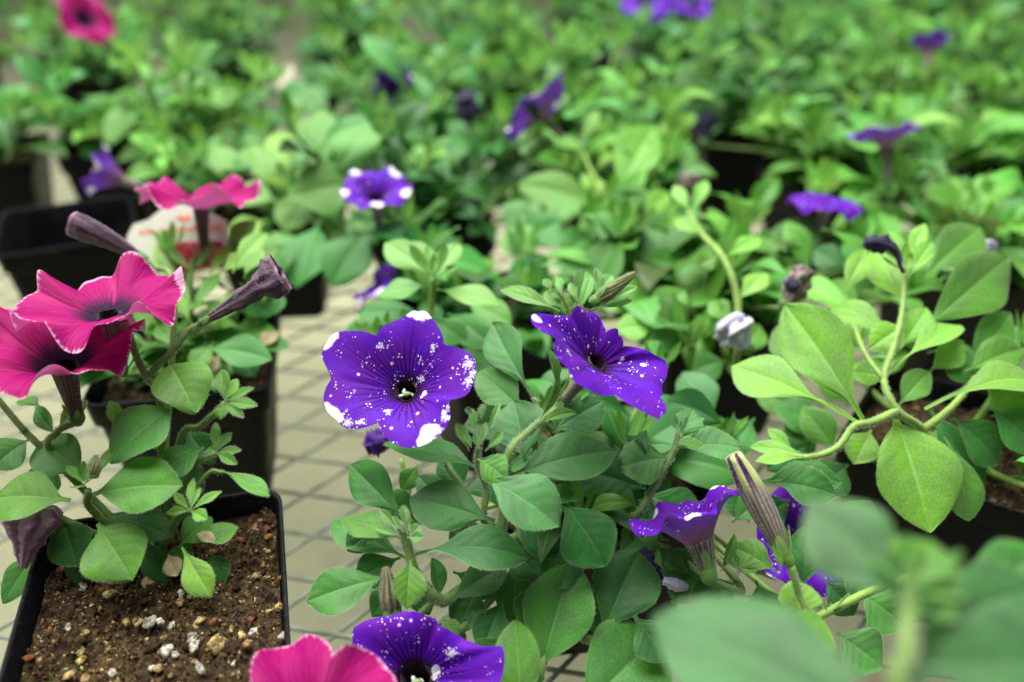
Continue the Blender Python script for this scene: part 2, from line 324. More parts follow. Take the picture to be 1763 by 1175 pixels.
def leaf_mesh(name, L, Wd, arch=0.08, fold=0.12, wave=0.03, pet=0.08, peak=0.5, blunt=0.78, droop=0.0, seed=0, nt=20, us=USEG, hair=True, bend=0.0, far=False):
    r = random.Random(seed); verts = []; uv = []; faces = []
    ph = r.uniform(0, 6.28); ph2 = r.uniform(0, 6.28); asym = r.uniform(-0.07, 0.07); tw = r.uniform(-.38, .38); pk = 0.035*min(1.0, Wd/max(L, 1e-6)*1.6)
    ts = [(i/nt) for i in range(nt+1)]
    ts = [t*0.72/0.65 if t < 0.65 else 1-0.28*(1-(t-0.65)/0.35)**1.9 for t in ts]
    nu = len(us); j1, j2 = r.uniform(0, 6.28), r.uniform(0, 6.28); jit = [1+0.022*math.sin(j1+t*8)+0.014*math.sin(j2+t*17) for t in ts]
    for k, t in enumerate(ts):
        hw = 0.5*Wd*leaf_width(t, pet, peak, blunt)*jit[k]
        zc = arch*L*4*t*(1-t) - droop*L*max(0, t-0.6)**2*4
        xc = bend*L*4*t*(1-t)
        for u in us:
            au = abs(u)
            x = xc + hw*u*(1+asym*(1 if u > 0 else -1))
            z = zc + fold*hw*(au**1.3) - 0.05*hw*math.exp(-(u/0.10)**2)
            z += wave*Wd*au*au*math.sin(ph+t*9.0+(ph2 if u > 0 else 0)) * (1 if t > pet else 0)
            z += -0.06*hw*au**6
            z += pk*L*au*mnoise.noise(Vector((u*1.6+seed*1.37, t*4.2, seed*0.71)))
            z += pk*0.13*L*au*(1-au)*math.cos(2*math.pi*(6.0*(t-0.26*au**1.25)))
            xr = x-xc; zr = z-zc; ca = math.cos(tw*t); sa = math.sin(tw*t)
            verts.append((xc+xr*ca-zr*sa, t*L, zc+xr*sa+zr*ca)); uv.append((u*0.5+0.5, t))
    for k in range(nt):
        for j in range(nu-1):
            a = k*nu+j; faces.append((a, a+1, a+nu+1, a+nu))
    mi = [0]*len(faces)
    if hair:
        ed = [k*nu for k in range(1, nt)] , [k*nu+nu-1 for k in range(1, nt)]
        for side, e in ((-1, ed[0]), (1, ed[1])):
            for q in range(len(e)-1):
                p0 = Vector(verts[e[q]]); p1 = Vector(verts[e[q+1]])
                nh = max(2, int((p1-p0).length/0.00045))
                for h in range(nh):
                    b = p0.lerp(p1, (h+r.random())/nh); d = Vector((side*r.uniform(.6, 1), r.uniform(-.2, .8), r.uniform(-.5, .6))).normalized()*r.uniform(0.0004, 0.0010)
                    i0 = len(verts); w = 0.00006
                    verts += [tuple(b-Vector((0, w, 0))), tuple(b+Vector((0, w, 0))), tuple(b+d)]; uv += [(0.5, 0.5)]*3
                    faces.append((i0, i0+1, i0+2)); mi.append(1)
    return mesh_of(name, verts, faces, [M_LEAFFAR if far else M_LEAF, M_HAIR], uv, midx=mi)
_ls = [0]
def leaf(pl, b, t, w, Z, n=(0, .62, .78), arch=0.08, fold=0.14, col=C_MID, dz=None, pet=0.08, peak=0.5, blunt=0.78, wave=0.03, bend=0.0, mat=None, name='leaf', hair=True, lab=None):
    """A leaf from its base b to its tip t (directions), w its seen width, Z the distance of its base, n its facing."""
    _ls[0] += 1
    n = Vector(n).normalized(); k = Z/FPX
    dx = (t[0]-b[0])*k; dy = -(t[1]-b[1])*k
    if dz is None:
        dz = (dx*n.x+dy*n.y)/max(n.z, 0.25); lim = 0.75*math.hypot(dx, dy); dz = max(-lim, min(lim, dz))
    pb = P(b[0], b[1], Z); pt = P(t[0], t[1], Z+dz)
    y = pt-pb; L = y.length; nn = N3(n)
    M = frame(pb, y, nn); x = Vector((M[0][0], M[1][0], M[2][0]))
    ix, iy = x.dot(R_), x.dot(U_); cl = math.hypot(dx, dy) or 1e-6
    s = abs(ix*(-dy/cl)+iy*(dx/cl)); Wd = w*k/max(s, 0.35)
    me = leaf_mesh('leaf', L, Wd, arch, fold, wave, pet, peak, blunt, seed=_ls[0], hair=hair, bend=bend, far=not hair)
    if mat: me.materials[0] = mat
    v = rng.uniform(0.88, 1.12)
    o = put(name, me, pl, M, tuple(c*v for c in col))
    if lab: o['label'] = lab
    return o
def cr(pts, n):
    pts = [Vector(p) for p in pts]
    if len(pts) == 2: pts = [pts[0], pts[0].lerp(pts[1], .5), pts[1]]
    q = [pts[0]*2-pts[1]]+pts+[pts[-1]*2-pts[-2]]; out = []
    for i in range(1, len(q)-2):
        for k in range(n):
            t = k/n; a, b, c, d = q[i-1], q[i], q[i+1], q[i+2]
            out.append(0.5*((2*b)+(c-a)*t+(2*a-5*b+4*c-d)*t*t+(3*b-a-3*c+d)*t**3))
    out.append(pts[-1]); return out
def tube_mesh(name, path, radii, mats, sides=8, ridges=0, ridge=0.0, twist=0.0, cap=True, hair=0, hairlen=0.0012, seed=0, crumple=0.0):
    r = random.Random(seed); n = len(path); verts = []; uv = []; faces = []; mi = []
    tan = [(path[min(i+1, n-1)]-path[max(i-1, 0)]).normalized() for i in range(n)]
    nrm = tan[0].orthogonal().normalized(); rings = []
    for i in range(n):
        nrm = (nrm-tan[i]*nrm.dot(tan[i])).normalized(); bi = tan[i].cross(nrm)
        R = radii[i] if isinstance(radii, (list, tuple)) else radii
        for k in range(sides):
            a = 2*math.pi*k/sides+twist*i/n
            rr = R*(1+ridge*math.cos(ridges*a)) if ridges else R
            if crumple: rr *= 1+crumple*mnoise.noise(Vector((math.cos(a)*1.3+seed*3.1, math.sin(a)*1.3, i*0.55)))*(i/n)*1.6
            verts.append(path[i]+nrm*math.cos(a)*rr+bi*math.sin(a)*rr); uv.append((k/sides if k <= sides/2 else 1-k/sides, i/(n-1)))
        rings.append((nrm.copy(), bi))
    for i in range(n-1):
        for k in range(sides):
            a = i*sides+k; b = i*sides+(k+1) % sides; faces.append((a, b, b+sides, a+sides)); mi.append(0)
    if cap:
        for end in ((0, n-1) if name != 'tube' else (n-1,)):
            c = len(verts); verts.append(path[end]); uv.append((0.5, end/(n-1)))
            for k in range(sides):
                a = end*sides+k; b = end*sides+(k+1) % sides
                faces.append((b, a, c) if end == 0 else (a, b, c)); mi.append(0)
    for h in range(hair):
        i = r.randrange(0, n-1); f = r.random(); a = r.uniform(0, 6.283)
        R = radii[i] if isinstance(radii, (list, tuple)) else radii
        nn, bb = rings[i]; d = nn*math.cos(a)+bb*math.sin(a); b = path[i].lerp(path[i+1], f)+d*R*0.95
        tip = b+(d+tan[i]*r.uniform(-.3, .5)+Vector((r.uniform(-.3, .3), r.uniform(-.3, .3), r.uniform(-.3, .3)))).normalized()*hairlen*r.uniform(.5, 1.2)
        i0 = len(verts); sd = tan[i]*0.00008
        verts += [b-sd, b+sd, tip]; uv += [(0, 0)]*3; faces.append((i0, i0+1, i0+2)); mi.append(1)
    return mesh_of(name, verts, faces, mats, uv, midx=mi)
def stem(pl, pts, r0=0.0016, r1=None, col=C_STEM, hair=180, n=6, sides=8):
    """pts: (px, py, Z) triples or world points."""
    w = [p if isinstance(p, Vector) else P(*p) for p in pts]
    path = cr(w, n); r1 = r1 or r0*0.8; m = len(path); _ls[0] += 1
    rad = [r0+(r1-r0)*i/(m-1) for i in range(m)]
    L = sum((path[i+1]-path[i]).length for i in range(m-1))
    me = tube_mesh('stem', path, rad, [M_STEM, M_HAIR], sides, hair=int(hair*min(4, L/0.03)), seed=_ls[0])
    return put('stem', me, pl, None, col)
def bud(pl, b, t, Z, wpx, mat, prof=None, dz=0.0, name='bud', ridges=5, ridge=0.12, twist=0.8, hair=160, crumple=0.0, sepals=4, bendpx=(0, 0), sep_len=0.45, col=C_FRESH, open_=False):
    k = Z/FPX; p0 = P(*b, Z); p1 = P(*t, Z+dz); mid = P((b[0]+t[0])/2+bendpx[0], (b[1]+t[1])/2+bendpx[1], Z+dz/2)
    path = cr([p0, mid, p1], 9); m = len(path); _ls[0] += 1
    prof = prof or [.42, .62, .8, .92, 1.0, .95, .78, .5, .15]
    rad = [0.5*wpx*k*float(np.interp(i/(m-1), np.linspace(0, 1, len(prof)), prof)) for i in range(m)]
    me = tube_mesh(name, path, rad, [mat, M_HAIR], 20, ridges, ridge, twist, cap=not open_, hair=hair, hairlen=0.0010, seed=_ls[0], crumple=crumple)
    o = put(name, me, pl)
    ax = (path[2]-path[0]).normalized(); L = (p1-p0).length
    if sepals: cup(o, p0, ax, max(rad[2], .0013)*1.12, min(.006, L*.16), col)
    for i in range(sepals):
        a = 2*math.pi*i/max(1, sepals)+_ls[0]; s1 = ax.orthogonal().normalized(); s2 = ax.cross(s1)
        d = s1*math.cos(a)+s2*math.sin(a)
        ln = max(0.006, L*sep_len)*rng.uniform(.8, 1.15)
        lm = leaf_mesh('sepal', ln, ln*0.26, -0.06, 0.3, 0.02, 0.0, 0.55, 0.7, seed=_ls[0]+i, nt=10, us=[-1, -.5, 0, .5, 1], hair=True)
        s_ = put('sepal', lm, o, frame(p0-ax*0.0006, ax*0.9+d*0.38, -d), col)
        if pl is not None and pl.type == 'EMPTY': s_.matrix_basis = s_.matrix_basis
    return o
def cup(par, p0, ax, r, ln, col):
    path = [p0+ax*ln*t for t in (-.25, 0, .25, .5, .8, 1.0)]
    put('calyx', tube_mesh('calyx', path, [r*x for x in (.55, .85, 1.0, 1.02, .98, .9)], [M_STEM, M_HAIR], 12, 5, .08, 0, cap=False, hair=90, hairlen=.0009, seed=_ls[0]), par, None, col)
def corolla(name, Rfun, notch, mat, depth=0.012, r0=0.0042, nth=150, nq=26, p=2.3, ruffle=0.0, rk=5, rph=0.0, curl=0.0, crease=0.0012, whites=(), specks=(), seed=0, tilt=None, lift=0.0):
    """Trumpet limb in local space: mouth plane z=0, throat at z=-depth. notch: angles between the five lobes."""
    r = random.Random(seed); verts = []; uv = []; ph = []; wh = []; sk = []; faces = []
    nt = sorted(a % (2*math.pi) for a in notch)
    rp = [r.uniform(0, 6.28) for _ in range(6)]
    def phi_of(a):
        a %= 2*math.pi
        for i in range(len(nt)):
            lo = nt[i]; hi = nt[(i+1) % len(nt)]
            if hi <= lo: hi += 2*math.pi
            aa = a if a >= lo else a+2*math.pi
            if lo <= aa <= hi: return (aa-lo)/(hi-lo)*2-1, i
        return 0, 0
    for k in range(nq+1):
        q = (k/nq)**1.15
        for j in range(nth):
            a = 2*math.pi*j/nth; f, li = phi_of(a); R = Rfun(a)
            rr = r0+(R-r0)*q
            z = -depth*(1-q)**p
            z -= crease*(abs(f)**5)*math.sin(math.pi*min(1, q*1.02))*1.2
            z += 0.35*crease*(1-f*f)*q*q
            z += ruffle*q*q*(math.sin(rk*a+rp[0]+rph)+0.5*math.sin((2*rk+1)*a+rp[1])*q)
            z += 0.12*ruffle*q*q*math.sin(23*a+rp[2])
            z -= curl*q**4*(0.6+0.4*math.cos(f*math.pi))
            z += lift*q*q*math.cos(a-(tilt or 0.0))
            x, y = rr*math.cos(a), rr*math.sin(a)
            verts.append((x, y, z)); uv.append((j/nth, q)); ph.append(f)
            w = 0.0
            for (wx, wy, wr) in whites:
                w = max(w, 1-0.5*math.hypot(x-wx, y-wy)/wr)
            s_ = 0.0
            for (wx, wy, wr) in specks:
                s_ = max(s_, 1-math.hypot(x-wx, y-wy)/wr)
            wh.append(max(0, w)); sk.append(max(0, s_))
    for k in range(nq):
        for j in range(nth):
            a = k*nth+j; b = k*nth+(j+1) % nth; faces.append((b, a, a+nth, b+nth))
    return mesh_of(name, verts, faces, mat, uv, attrs={'phi': ph, 'white': wh, 'speck': sk})
def five(R, notchd=0.13, seed=0, var=0.06, sharp=3.0, dent=0.03):
    r = random.Random(seed); lob = [R*(1+r.uniform(-var, var)) for _ in range(5)]; off = r.uniform(0, 1.25); w = [r.uniform(-.09, .09) for _ in range(5)]
    notch = [off+2*math.pi*i/5+w[i] for i in range(5)]
    def Rf(a):
        a = (a-off) % (2*math.pi)
        best = 0
        for i in range(5):
            lo = 2*math.pi*i/5+w[i]; hi = 2*math.pi*(i+1)/5+w[(i+1) % 5]; aa = a
            if aa < lo and i == 0: aa = a
            if lo <= aa <= hi or (i == 4 and aa+2*math.pi <= hi):
                if not lo <= aa <= hi: aa += 2*math.pi
                f = (aa-lo)/(hi-lo)*2-1
                base = R*(1-notchd)
                return base+(lob[i]-base)*(1-abs(f)**sharp)-R*dent*math.exp(-(f/0.16)**2)
        i = 4; return R*(1-notchd)
    return Rf, notch
def flower(pl, M, Rf, notch, kind='purple', tube=0.027, seed=0, sepals=True, pistil=True, hero=True, hairn=500, basebend=(0, 0), sep_col=C_FRESH, **kw):
    """Corolla limb with its tube, sepals and pistil; M places the mouth plane. Returns the object and the world point of its base."""
    mat = {'purple': M_PURPLE, 'pink': M_PINK}[kind]
    depth = kw.get('depth', 0.012); r0 = kw.get('r0', 0.0042)
    me = corolla('flower', Rf, notch, mat, seed=seed, **kw)
    o = put('flower', me, pl, M)
    zt = -depth; path = [Vector((basebend[0]*t*t, basebend[1]*t*t, zt-tube*t+0.0012*(1-t))) for t in [i/12 for i in range(13)]]
    rad = [r0*float(np.interp(i/12, [0, .12, .35, .7, 1], [1.04, .96, .80, .58, .42])) for i in range(13)]
    tm = tube_mesh('tube', path, rad, [M_TUBE if kind == 'purple' else M_TUBEPINK, M_HAIR], 16 if hero else 8, 5, 0.05, 0.2, cap=True, hair=hairn if hero else 0, hairlen=0.0011, seed=seed)
    put('tube', tm, o)
    base = path[-1]
    if sepals:
        cup(o, base, Vector((0, 0, 1)), r0*.58, .005, sep_col)
        for i in range(5):
            a = 2*math.pi*i/5+seed; d = Vector((math.cos(a), math.sin(a), 0)); ln = 0.013*rng.uniform(.8, 1.2)
            lm = leaf_mesh('sepal', ln, ln*0.22, -0.05, 0.3, 0.02, 0.0, 0.6, 0.65, seed=seed+i, nt=8, us=[-1, -.5, 0, .5, 1], hair=hero)
            s_ = put('sepal', lm, o, None, sep_col); s_.matrix_basis = frame(base-Vector((0, 0, .0008)), Vector((0, 0, .9))+d*rng.uniform(.3, .75), -d)
    if pistil:
        r = random.Random(seed)
        def blob(nm, c, rad, sc, rz, mt):
            bm = bmesh.new(); bmesh.ops.create_icosphere(bm, subdivisions=2, radius=rad, matrix=Matrix.Translation(c) @ Matrix.Rotation(rz, 4, 'Z') @ Matrix.Diagonal((*sc, 1)))
            for v in bm.verts: v.co += Vector(c)*0+0.35*rad*Vector((mnoise.noise(v.co*2500), mnoise.noise(v.co*2500+Vector((9, 0, 0))), 0))
            pm = bpy.data.meshes.new(nm); bm.to_mesh(pm); bm.free(); pm.materials.append(mt); pm.polygons.foreach_set('use_smooth', [True]*len(pm.polygons)); put(nm, pm, o)
        blob('pistil', (.0007, -.0014, zt+.0008), .0012, (1.35, .9, .7), .4, M_PISTIL)
        blob('anther', (-.0013, -.0022, zt+.0006), .0010, (1.4, .8, .7), .3, M_ANTHER); blob('anther', (-.0008, -.0004, zt+.0004), .0010, (.8, 1.3, .7), .2, M_ANTHER)
        blob('anther', (.0020, -.0006, zt-.002), .0008, (.8, 1.3, .7), .9, M_ANTHER)
    return o, M @ base
def traced(thr, Z, n, outline, notches, depth, spin=0.0):
    """Mouth frame and radius function of a flower from its seen outline, laid in the plane of its mouth."""
    nv = N3(n); T = P(thr[0], thr[1], Z); O = T+nv*depth; M = frameZ(O, nv); Mi = M.inverted()
    def loc(px, py):
        d = ray(px, py); t = (O-CAMP).dot(nv)/d.dot(nv); return Mi @ (CAMP+d*t)
    pts = [loc(*p) for p in outline]
    ar = sorted((math.atan2(p.y, p.x), math.hypot(p.x, p.y)) for p in pts)
    A = np.array([a for a, _ in ar]); Rr = np.array([r for _, r in ar])
    A3 = np.concatenate([A-2*math.pi, A, A+2*math.pi]); R3 = np.concatenate([Rr, Rr, Rr])
    def Rf(a):
        a = (a+math.pi) % (2*math.pi)-math.pi
        return float((np.interp(a, A3, R3)*2+np.interp(a-0.02, A3, R3)+np.interp(a+0.02, A3, R3))/4)
    nt = [math.atan2(loc(*p).y, loc(*p).x) for p in notches]
    def lw(lst): return [(loc(x, y).x, loc(x, y).y, r*Z/FPX) for x, y, r in lst]
    return M, Rf, nt, lw
def shoot(pl, pos, axis, n=8, size=0.012, spread=0.8, col=C_FRESH, ratio=0.26, seed=None, hair=True):
    """A growing tip: narrow young leaves round a point."""
    r = random.Random(seed if seed is not None else _ls[0]); axis = axis.normalized(); s1 = axis.orthogonal().normalized(); s2 = axis.cross(s1)
    for i in range(n):
        _ls[0] += 1
        a = i*2.4+r.uniform(-.3, .3); d = s1*math.cos(a)+s2*math.sin(a); k = (i+0.5)/n
        ln = size*r.uniform(.6, 1.1)*(0.45+0.75*k)
        y = axis*(1.15-k*0.9)+d*(0.15+spread*k)
        lm = leaf_mesh('leaf', ln, ln*ratio*r.uniform(.8, 1.3), -0.07, 0.35, 0.03, 0.05, 0.58, 0.7, seed=_ls[0], nt=9, us=[-1, -.6, -.15, 0, .15, .6, 1], hair=hair)
        v = r.uniform(.85, 1.2)
        put('leaf', lm, pl, frame(pos+axis*0.001, y, axis*0.8-d*0.6), tuple(c*v for c in col))

# shared leaves of the rows behind (unit length)
FARLEAF = []
for i in range(14):
    rr = random.Random(100+i)
    FARLEAF.append(leaf_mesh('leaf', 1.0, rr.uniform(.44, .60), rr.uniform(.05, .14), rr.uniform(.05, .3), rr.uniform(.02, .07), rr.uniform(.06, .22), rr.uniform(.5, .6), rr.uniform(.7, .85), droop=rr.uniform(0, .35), seed=200+i, nt=12, us=[-1, -.75, -.4, -.1, 0, .1, .4, .75, 1], hair=False, far=True))
SMALLLEAF = []
for i in range(6):
    rr = random.Random(300+i)
    SMALLLEAF.append(leaf_mesh('leaf', 1.0, rr.uniform(.24, .34), -0.06, .3, .03, .05, .58, .72, seed=330+i, nt=8, us=[-1, -.5, 0, .5, 1], hair=False, far=True))
def gen_plant(name, label, pos, group=None, nst=7, h=(.11, .155), reach=(.02, .075), col=C_MID, scale=0.042, seed=0, cat='petunia plant', dens=1.0, clip=None, avoid=None):
    r = random.Random(seed); pl = thing(name, label, cat, (pos[0], pos[1], 0.078), group); base = Vector((pos[0], pos[1], 0.078))
    fill_plant(pl, base, r, nst, h, reach, col, scale, dens, clip); return pl
def fill_plant(pl, base, r, nst, h, reach, col, scale, dens=1.0, clip=None, az0=None, azr=6.283):
    for si in range(nst):
        az = (az0 or 0)+(si+r.uniform(-.3, .3))*azr/nst; rc = r.uniform(*reach); hh = r.uniform(*h)
        d = Vector((math.cos(az), math.sin(az), 0)); end = base+d*rc+Vector((0, 0, hh-0.078))
        mid = base+d*rc*r.uniform(.35, .7)+Vector((0, 0, (hh-.078)*r.uniform(.3, .55)))
        path = cr([base+d*0.004, mid, end], 6); m = len(path)
        ok = clip is None or clip(end)
        if not ok and not (clip is None or clip(mid)): continue
        v = r.uniform(.85, 1.2); cc = (min(1, col[0]*v*.86), min(1, col[1]*v), min(1, col[2]*v*.82)); sc = tuple(min(1, a*.4+b*.6) for a, b in zip(cc, C_STEML))
        me = tube_mesh('stem', path, [0.0024-0.0011*i/(m-1) for i in range(m)], [M_STEM, M_HAIR], 6, seed=si)
        put('stem', me, pl, None, sc)
        nl = max(3, int(r.randint(7, 9)*dens)); ga = r.uniform(0, 6.28); up = r.uniform(.3, 1.3)
        for k in range(nl):
            t = 0.12+0.86*k/(nl-1); p = path[min(m-1, int(t*(m-1)))]; tg = (path[min(m-1, int(t*(m-1))+1)]-path[max(0, int(t*(m-1))-1)]).normalized()
            if clip is not None and not clip(p): continue
            ga += 2.4+r.uniform(-.35, .35)
            o2 = Vector((math.cos(ga), math.sin(ga), 0)); y = (o2*1.0+Vector((0, 0, r.uniform(-.3, .2)+up*t))+tg*0.25).normalized()
            sz = scale*(0.6+0.6*math.sin(math.pi*min(1, 0.25+t*0.72)))*r.uniform(.65, 1.3)
            nn = Vector((r.uniform(-.3, .3), r.uniform(-.3, .3), 1))-y*0.2
            M = frame(p, y, nn) @ Matrix.Diagonal((sz*r.uniform(.55, 1.0), sz, sz, 1))
            u = r.random(); f = r.uniform(.2, .8)
            c2 = [a*(1-f)+b*f for a, b in zip(cc, C_LIME)] if u < .14 else [a*(1-f)+b*f for a, b in zip(cc, C_SAGE)] if u < .42 else [a*r.uniform(.4, .7) for a in cc] if u < .72 else cc
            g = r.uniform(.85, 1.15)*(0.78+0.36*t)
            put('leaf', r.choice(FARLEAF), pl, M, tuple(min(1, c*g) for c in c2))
        if clip is None or clip(end):
            for k in range(int(8*dens)+1):
                a = k*2.4+r.random(); o2 = Vector((math.cos(a), math.sin(a), 0)); sz = scale*r.uniform(.35, .62)
                M = frame(end, o2*r.uniform(.2, .9)+Vector((0, 0, .9)), Vector((0, 0, .7))-o2) @ Matrix.Diagonal((sz, sz, sz, 1))
                f = r.uniform(.1, .7)
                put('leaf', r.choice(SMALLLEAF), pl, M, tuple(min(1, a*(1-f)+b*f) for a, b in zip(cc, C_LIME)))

# ------------------------------------------------------------------ setting: floor and bench
def make_floor_mat():
    s = NT('floor_concrete'); tc = s.n('TexCoord'); v = tc.outputs['Object']
    n1 = s.noise(v, 5.0, 5.0, 0.6); n2 = s.noise(v, 30.0, 4.0, 0.65)
    col = s.mix(s.ramp(n1, 0.3, 0.7), (0.37, 0.375, 0.225), (0.44, 0.445, 0.28))
    col = s.mix(s.ramp(n2, 0.35, 0.75, 0, .5), col, (0.30, 0.29, 0.20))
    return s.bsdf(col, 0.85, 0.2, normal=s.n('Bump', {'Strength': 0.2, 'Height': n2}).outputs[0])
fm = mesh_of('floor', [(-14, -8, 0), (14, -8, 0), (14, 24, 0), (-14, 24, 0)], [(0, 1, 2, 3)], make_floor_mat(), smooth=False)
fl = put('floor', fm, None, Matrix.Translation((0, 0, -0.55))); tag(fl, 'pale concrete greenhouse floor under the bench', None, None, 'structure')

BR = math.radians(15.0); BU = Vector((math.cos(BR), math.sin(BR), 0)); BV = Vector((-math.sin(BR), math.cos(BR), 0)); B0 = Vector((-0.134, 0.2426, 0))
def bpt(u, v, z=0.0): return B0+BU*u+BV*v+Vector((0, 0, z))
U0, U1, V0, V1 = -0.62, 1.55, -0.36, 1.20
bench = thing('bench', 'expanded metal mesh bench top carrying the pots', 'bench', tuple(bpt(0, 0, -0.02)))
def clipline(p, d):                     # part of the line inside the bench rectangle
    lo, hi = -9.0, 9.0
    for a, b, x, y in ((p[0], d[0], U0, U1), (p[1], d[1], V0, V1)):
        if abs(b) < 1e-9: continue
        t0, t1 = (x-a)/b, (y-a)/b
        lo = max(lo, min(t0, t1)); hi = min(hi, max(t0, t1))
    return lo, hi
LWD, SWD = 0.064, 0.037; rot = math.radians(4.0)
for fam, sg in ((0, -1), (1, 1)):
    an = rot+sg*math.atan2(SWD, LWD); d = (math.cos(an), math.sin(an)); nn = (-d[1], d[0])
    sp = LWD*SWD/math.hypot(LWD, SWD)
    for k in range(-110, 111):
        p = (0.45+nn[0]*sp*k, 0.42+nn[1]*sp*k); lo, hi = clipline(p, d)
        if hi-lo < 0.02: continue
        a = bpt(p[0]+d[0]*lo, p[1]+d[1]*lo); b = bpt(p[0]+d[0]*hi, p[1]+d[1]*hi)
        y = (b-a).normalized(); x = y.cross(Vector((0, 0, 1))); z0 = -0.0012-0.0006*fam; w, t = 0.0012, 0.0011
        vs = []
        for e in (a, b):
            for (sx, sz) in ((-w, -t*.4), (-w*.3, -t), (w, -t*.5), (w, t*.5), (w*.3, t), (-w, t*.4)):
                vs.append(e+x*sx+Vector((0, 0, z0+sz)))
        fs = [(i, (i+1) % 6, 6+(i+1) % 6, 6+i) for i in range(6)]
        put('strand', mesh_of('strand', vs, fs, M_WIRE, smooth=False), bench)
def beam(p, q, w, h, name):
    y = (q-p).normalized(); x = y.cross(Vector((0, 0, 1))); up = Vector((0, 0, 1)); vs = []
    for e in (p, q):
        for sx, sz in ((-w, -h), (w, -h), (w, 0), (-w, 0)): vs.append(e+x*sx+up*sz)
    put(name, mesh_of(name, vs, [(0, 1, 2, 3), (7, 6, 5, 4), (0, 4, 5, 1), (1, 5, 6, 2), (2, 6, 7, 3), (3, 7, 4, 0)], M_RAIL, smooth=False), bench)
zb = -0.0034
beam(bpt(U0, V0, zb), bpt(U0, V1, zb), .018, .04, 'rail'); beam(bpt(U1, V0, zb), bpt(U1, V1, zb), .018, .04, 'rail')
beam(bpt(U0+.02, V1, zb), bpt(U1-.02, V1, zb), .018, .04, 'rail'); beam(bpt(U0+.02, V0, zb), bpt(U1-.02, V0, zb), .018, .04, 'rail')
for u, v in ((U0, V0), (U0, V1), (U1, V0), (U1, V1)):
    beam(bpt(u, v, zb-.0405), bpt(u, v, -0.5499)+Vector((1e-5, 0, 0)), .014, .028, 'leg')

# ------------------------------------------------------------------ pots and soil
def make_soil_mat():
    s = NT('potting_soil'); tc = s.n('TexCoord'); v = tc.outputs['Object']
    n1 = s.noise(v, 60.0, 4.0, 0.6); n2 = s.noise(v, 420.0, 5.0, 0.7); n3 = s.noise(v, 35.0, 3.0)
    col = s.mix(s.ramp(n2, 0.35, 0.68), (0.005, 0.003, 0.0014), (0.100, 0.060, 0.020))
    col = s.mix(s.ramp(n1, 0.5, 0.75, 0, .8), col, (0.038, 0.018, 0.009))
    vor = s.n('TexVoronoi', {'Vector': v, 'Scale': 520.0}); cs = s.n('SeparateColor', {0: vor.outputs['Color']})
    grain = s.math('MULTIPLY', s.ramp(vor.outputs[0], 0.2, 0.34, 1, 0), s.math('GREATER_THAN', cs.outputs[0], 0.78))
    col = s.mix(grain, col, s.mix(cs.outputs[1], (0.40, 0.20, 0.06), (0.42, 0.36, 0.20)))
    moss = s.math('MULTIPLY', s.ramp(n3, 0.58, 0.68), s.ramp(n2, 0.45, 0.6))
    col = s.mix(s.math('MULTIPLY', moss, 0.6), col, (0.035, 0.065, 0.010))
    b = s.n('Bump', {'Strength': 0.8, 'Distance': 0.0015, 'Height': s.math('ADD', n2, grain)})
    return s.bsdf(col, 0.8, 0.25, normal=b.outputs[0])
M_SOIL = make_soil_mat()
def make_bit(name, col, dirt, amt):
    s = NT(name); tc = s.n('TexCoord'); oi = s.n('ObjectInfo'); v = tc.outputs['Object']
    n1 = s.noise(v, 1.6, 4.0, 0.65, '4D', s.math('MULTIPLY', oi.outputs['Random'], 50.0)); n2 = s.noise(v, 6.0, 4.0, 0.7)
    c = s.n('HueSaturation', {'Hue': s.math('ADD', 0.48, s.math('MULTIPLY', oi.outputs['Random'], 0.04)), 'Value': s.math('ADD', 0.6, s.math('MULTIPLY', oi.outputs['Random'], 0.55)), 'Color': col}).outputs[0]
    c = s.mix(s.math('MULTIPLY', s.ramp(n1, 0.42, 0.60), amt), c, dirt)
    c = s.mix(s.ramp(n2, 0.5, 0.75, 0, .6), c, dirt)
    return s.bsdf(c, 0.85, 0.15, normal=s.n('Bump', {'Strength': 0.8, 'Distance': 0.0004, 'Height': n2}).outputs[0])
DIRT = (0.055, 0.028, 0.014)
M_PERL = make_bit('perlite_white', (0.62, 0.61, 0.50), DIRT, .8); M_PERLY = make_bit('perlite_cream', (0.50, 0.37, 0.15), DIRT, .9)
M_CHIP = make_bit('bark_chip', (0.34, 0.13, 0.035), DIRT, .9); M_CLOD = make_bit('soil_clod', (0.05, 0.026, 0.014), (0.016, 0.009, 0.006), 1.0)
def rsq(h, r, z, n=5):
    out = []
    for cx, cy, a0 in ((h-r, h-r, 0), (-(h-r), h-r, 90), (-(h-r), -(h-r), 180), (h-r, -(h-r), 270)):
        for i in range(n):
            a = math.radians(a0+90*i/(n-1)); out.append((cx+r*math.cos(a), cy+r*math.sin(a), z))
    return out
def pot_mesh():
    prof = [(.030, .0006, .006), (.0325, 0.0, .007), (.0335, .001, .007), (.0425, .0735, .008), (.0435, .0745, .008), (.0448, .0755, .0085), (.0462, .0885, .009), (.0464, .0897, .009), (.0459, .0902, .009), (.0450, .0900, .0085), (.0446, .0890, .0085), (.0420, .0700, .0078), (.0320, .0030, .006)]
    vs = []; fs = []; n = 20
    for h, z, r in prof: vs += rsq(h, r, z)
    for k in range(len(prof)-1):
        for j in range(n):
            a = k*n+j; b = k*n+(j+1) % n; fs.append((a, b, b+n, a+n))
    fs.append(tuple(range(n-1, -1, -1))); m = (len(prof)-1)*n; fs.append(tuple(m+j for j in range(n)))
    return mesh_of('pot', vs, fs, M_POT)
POT = pot_mesh()
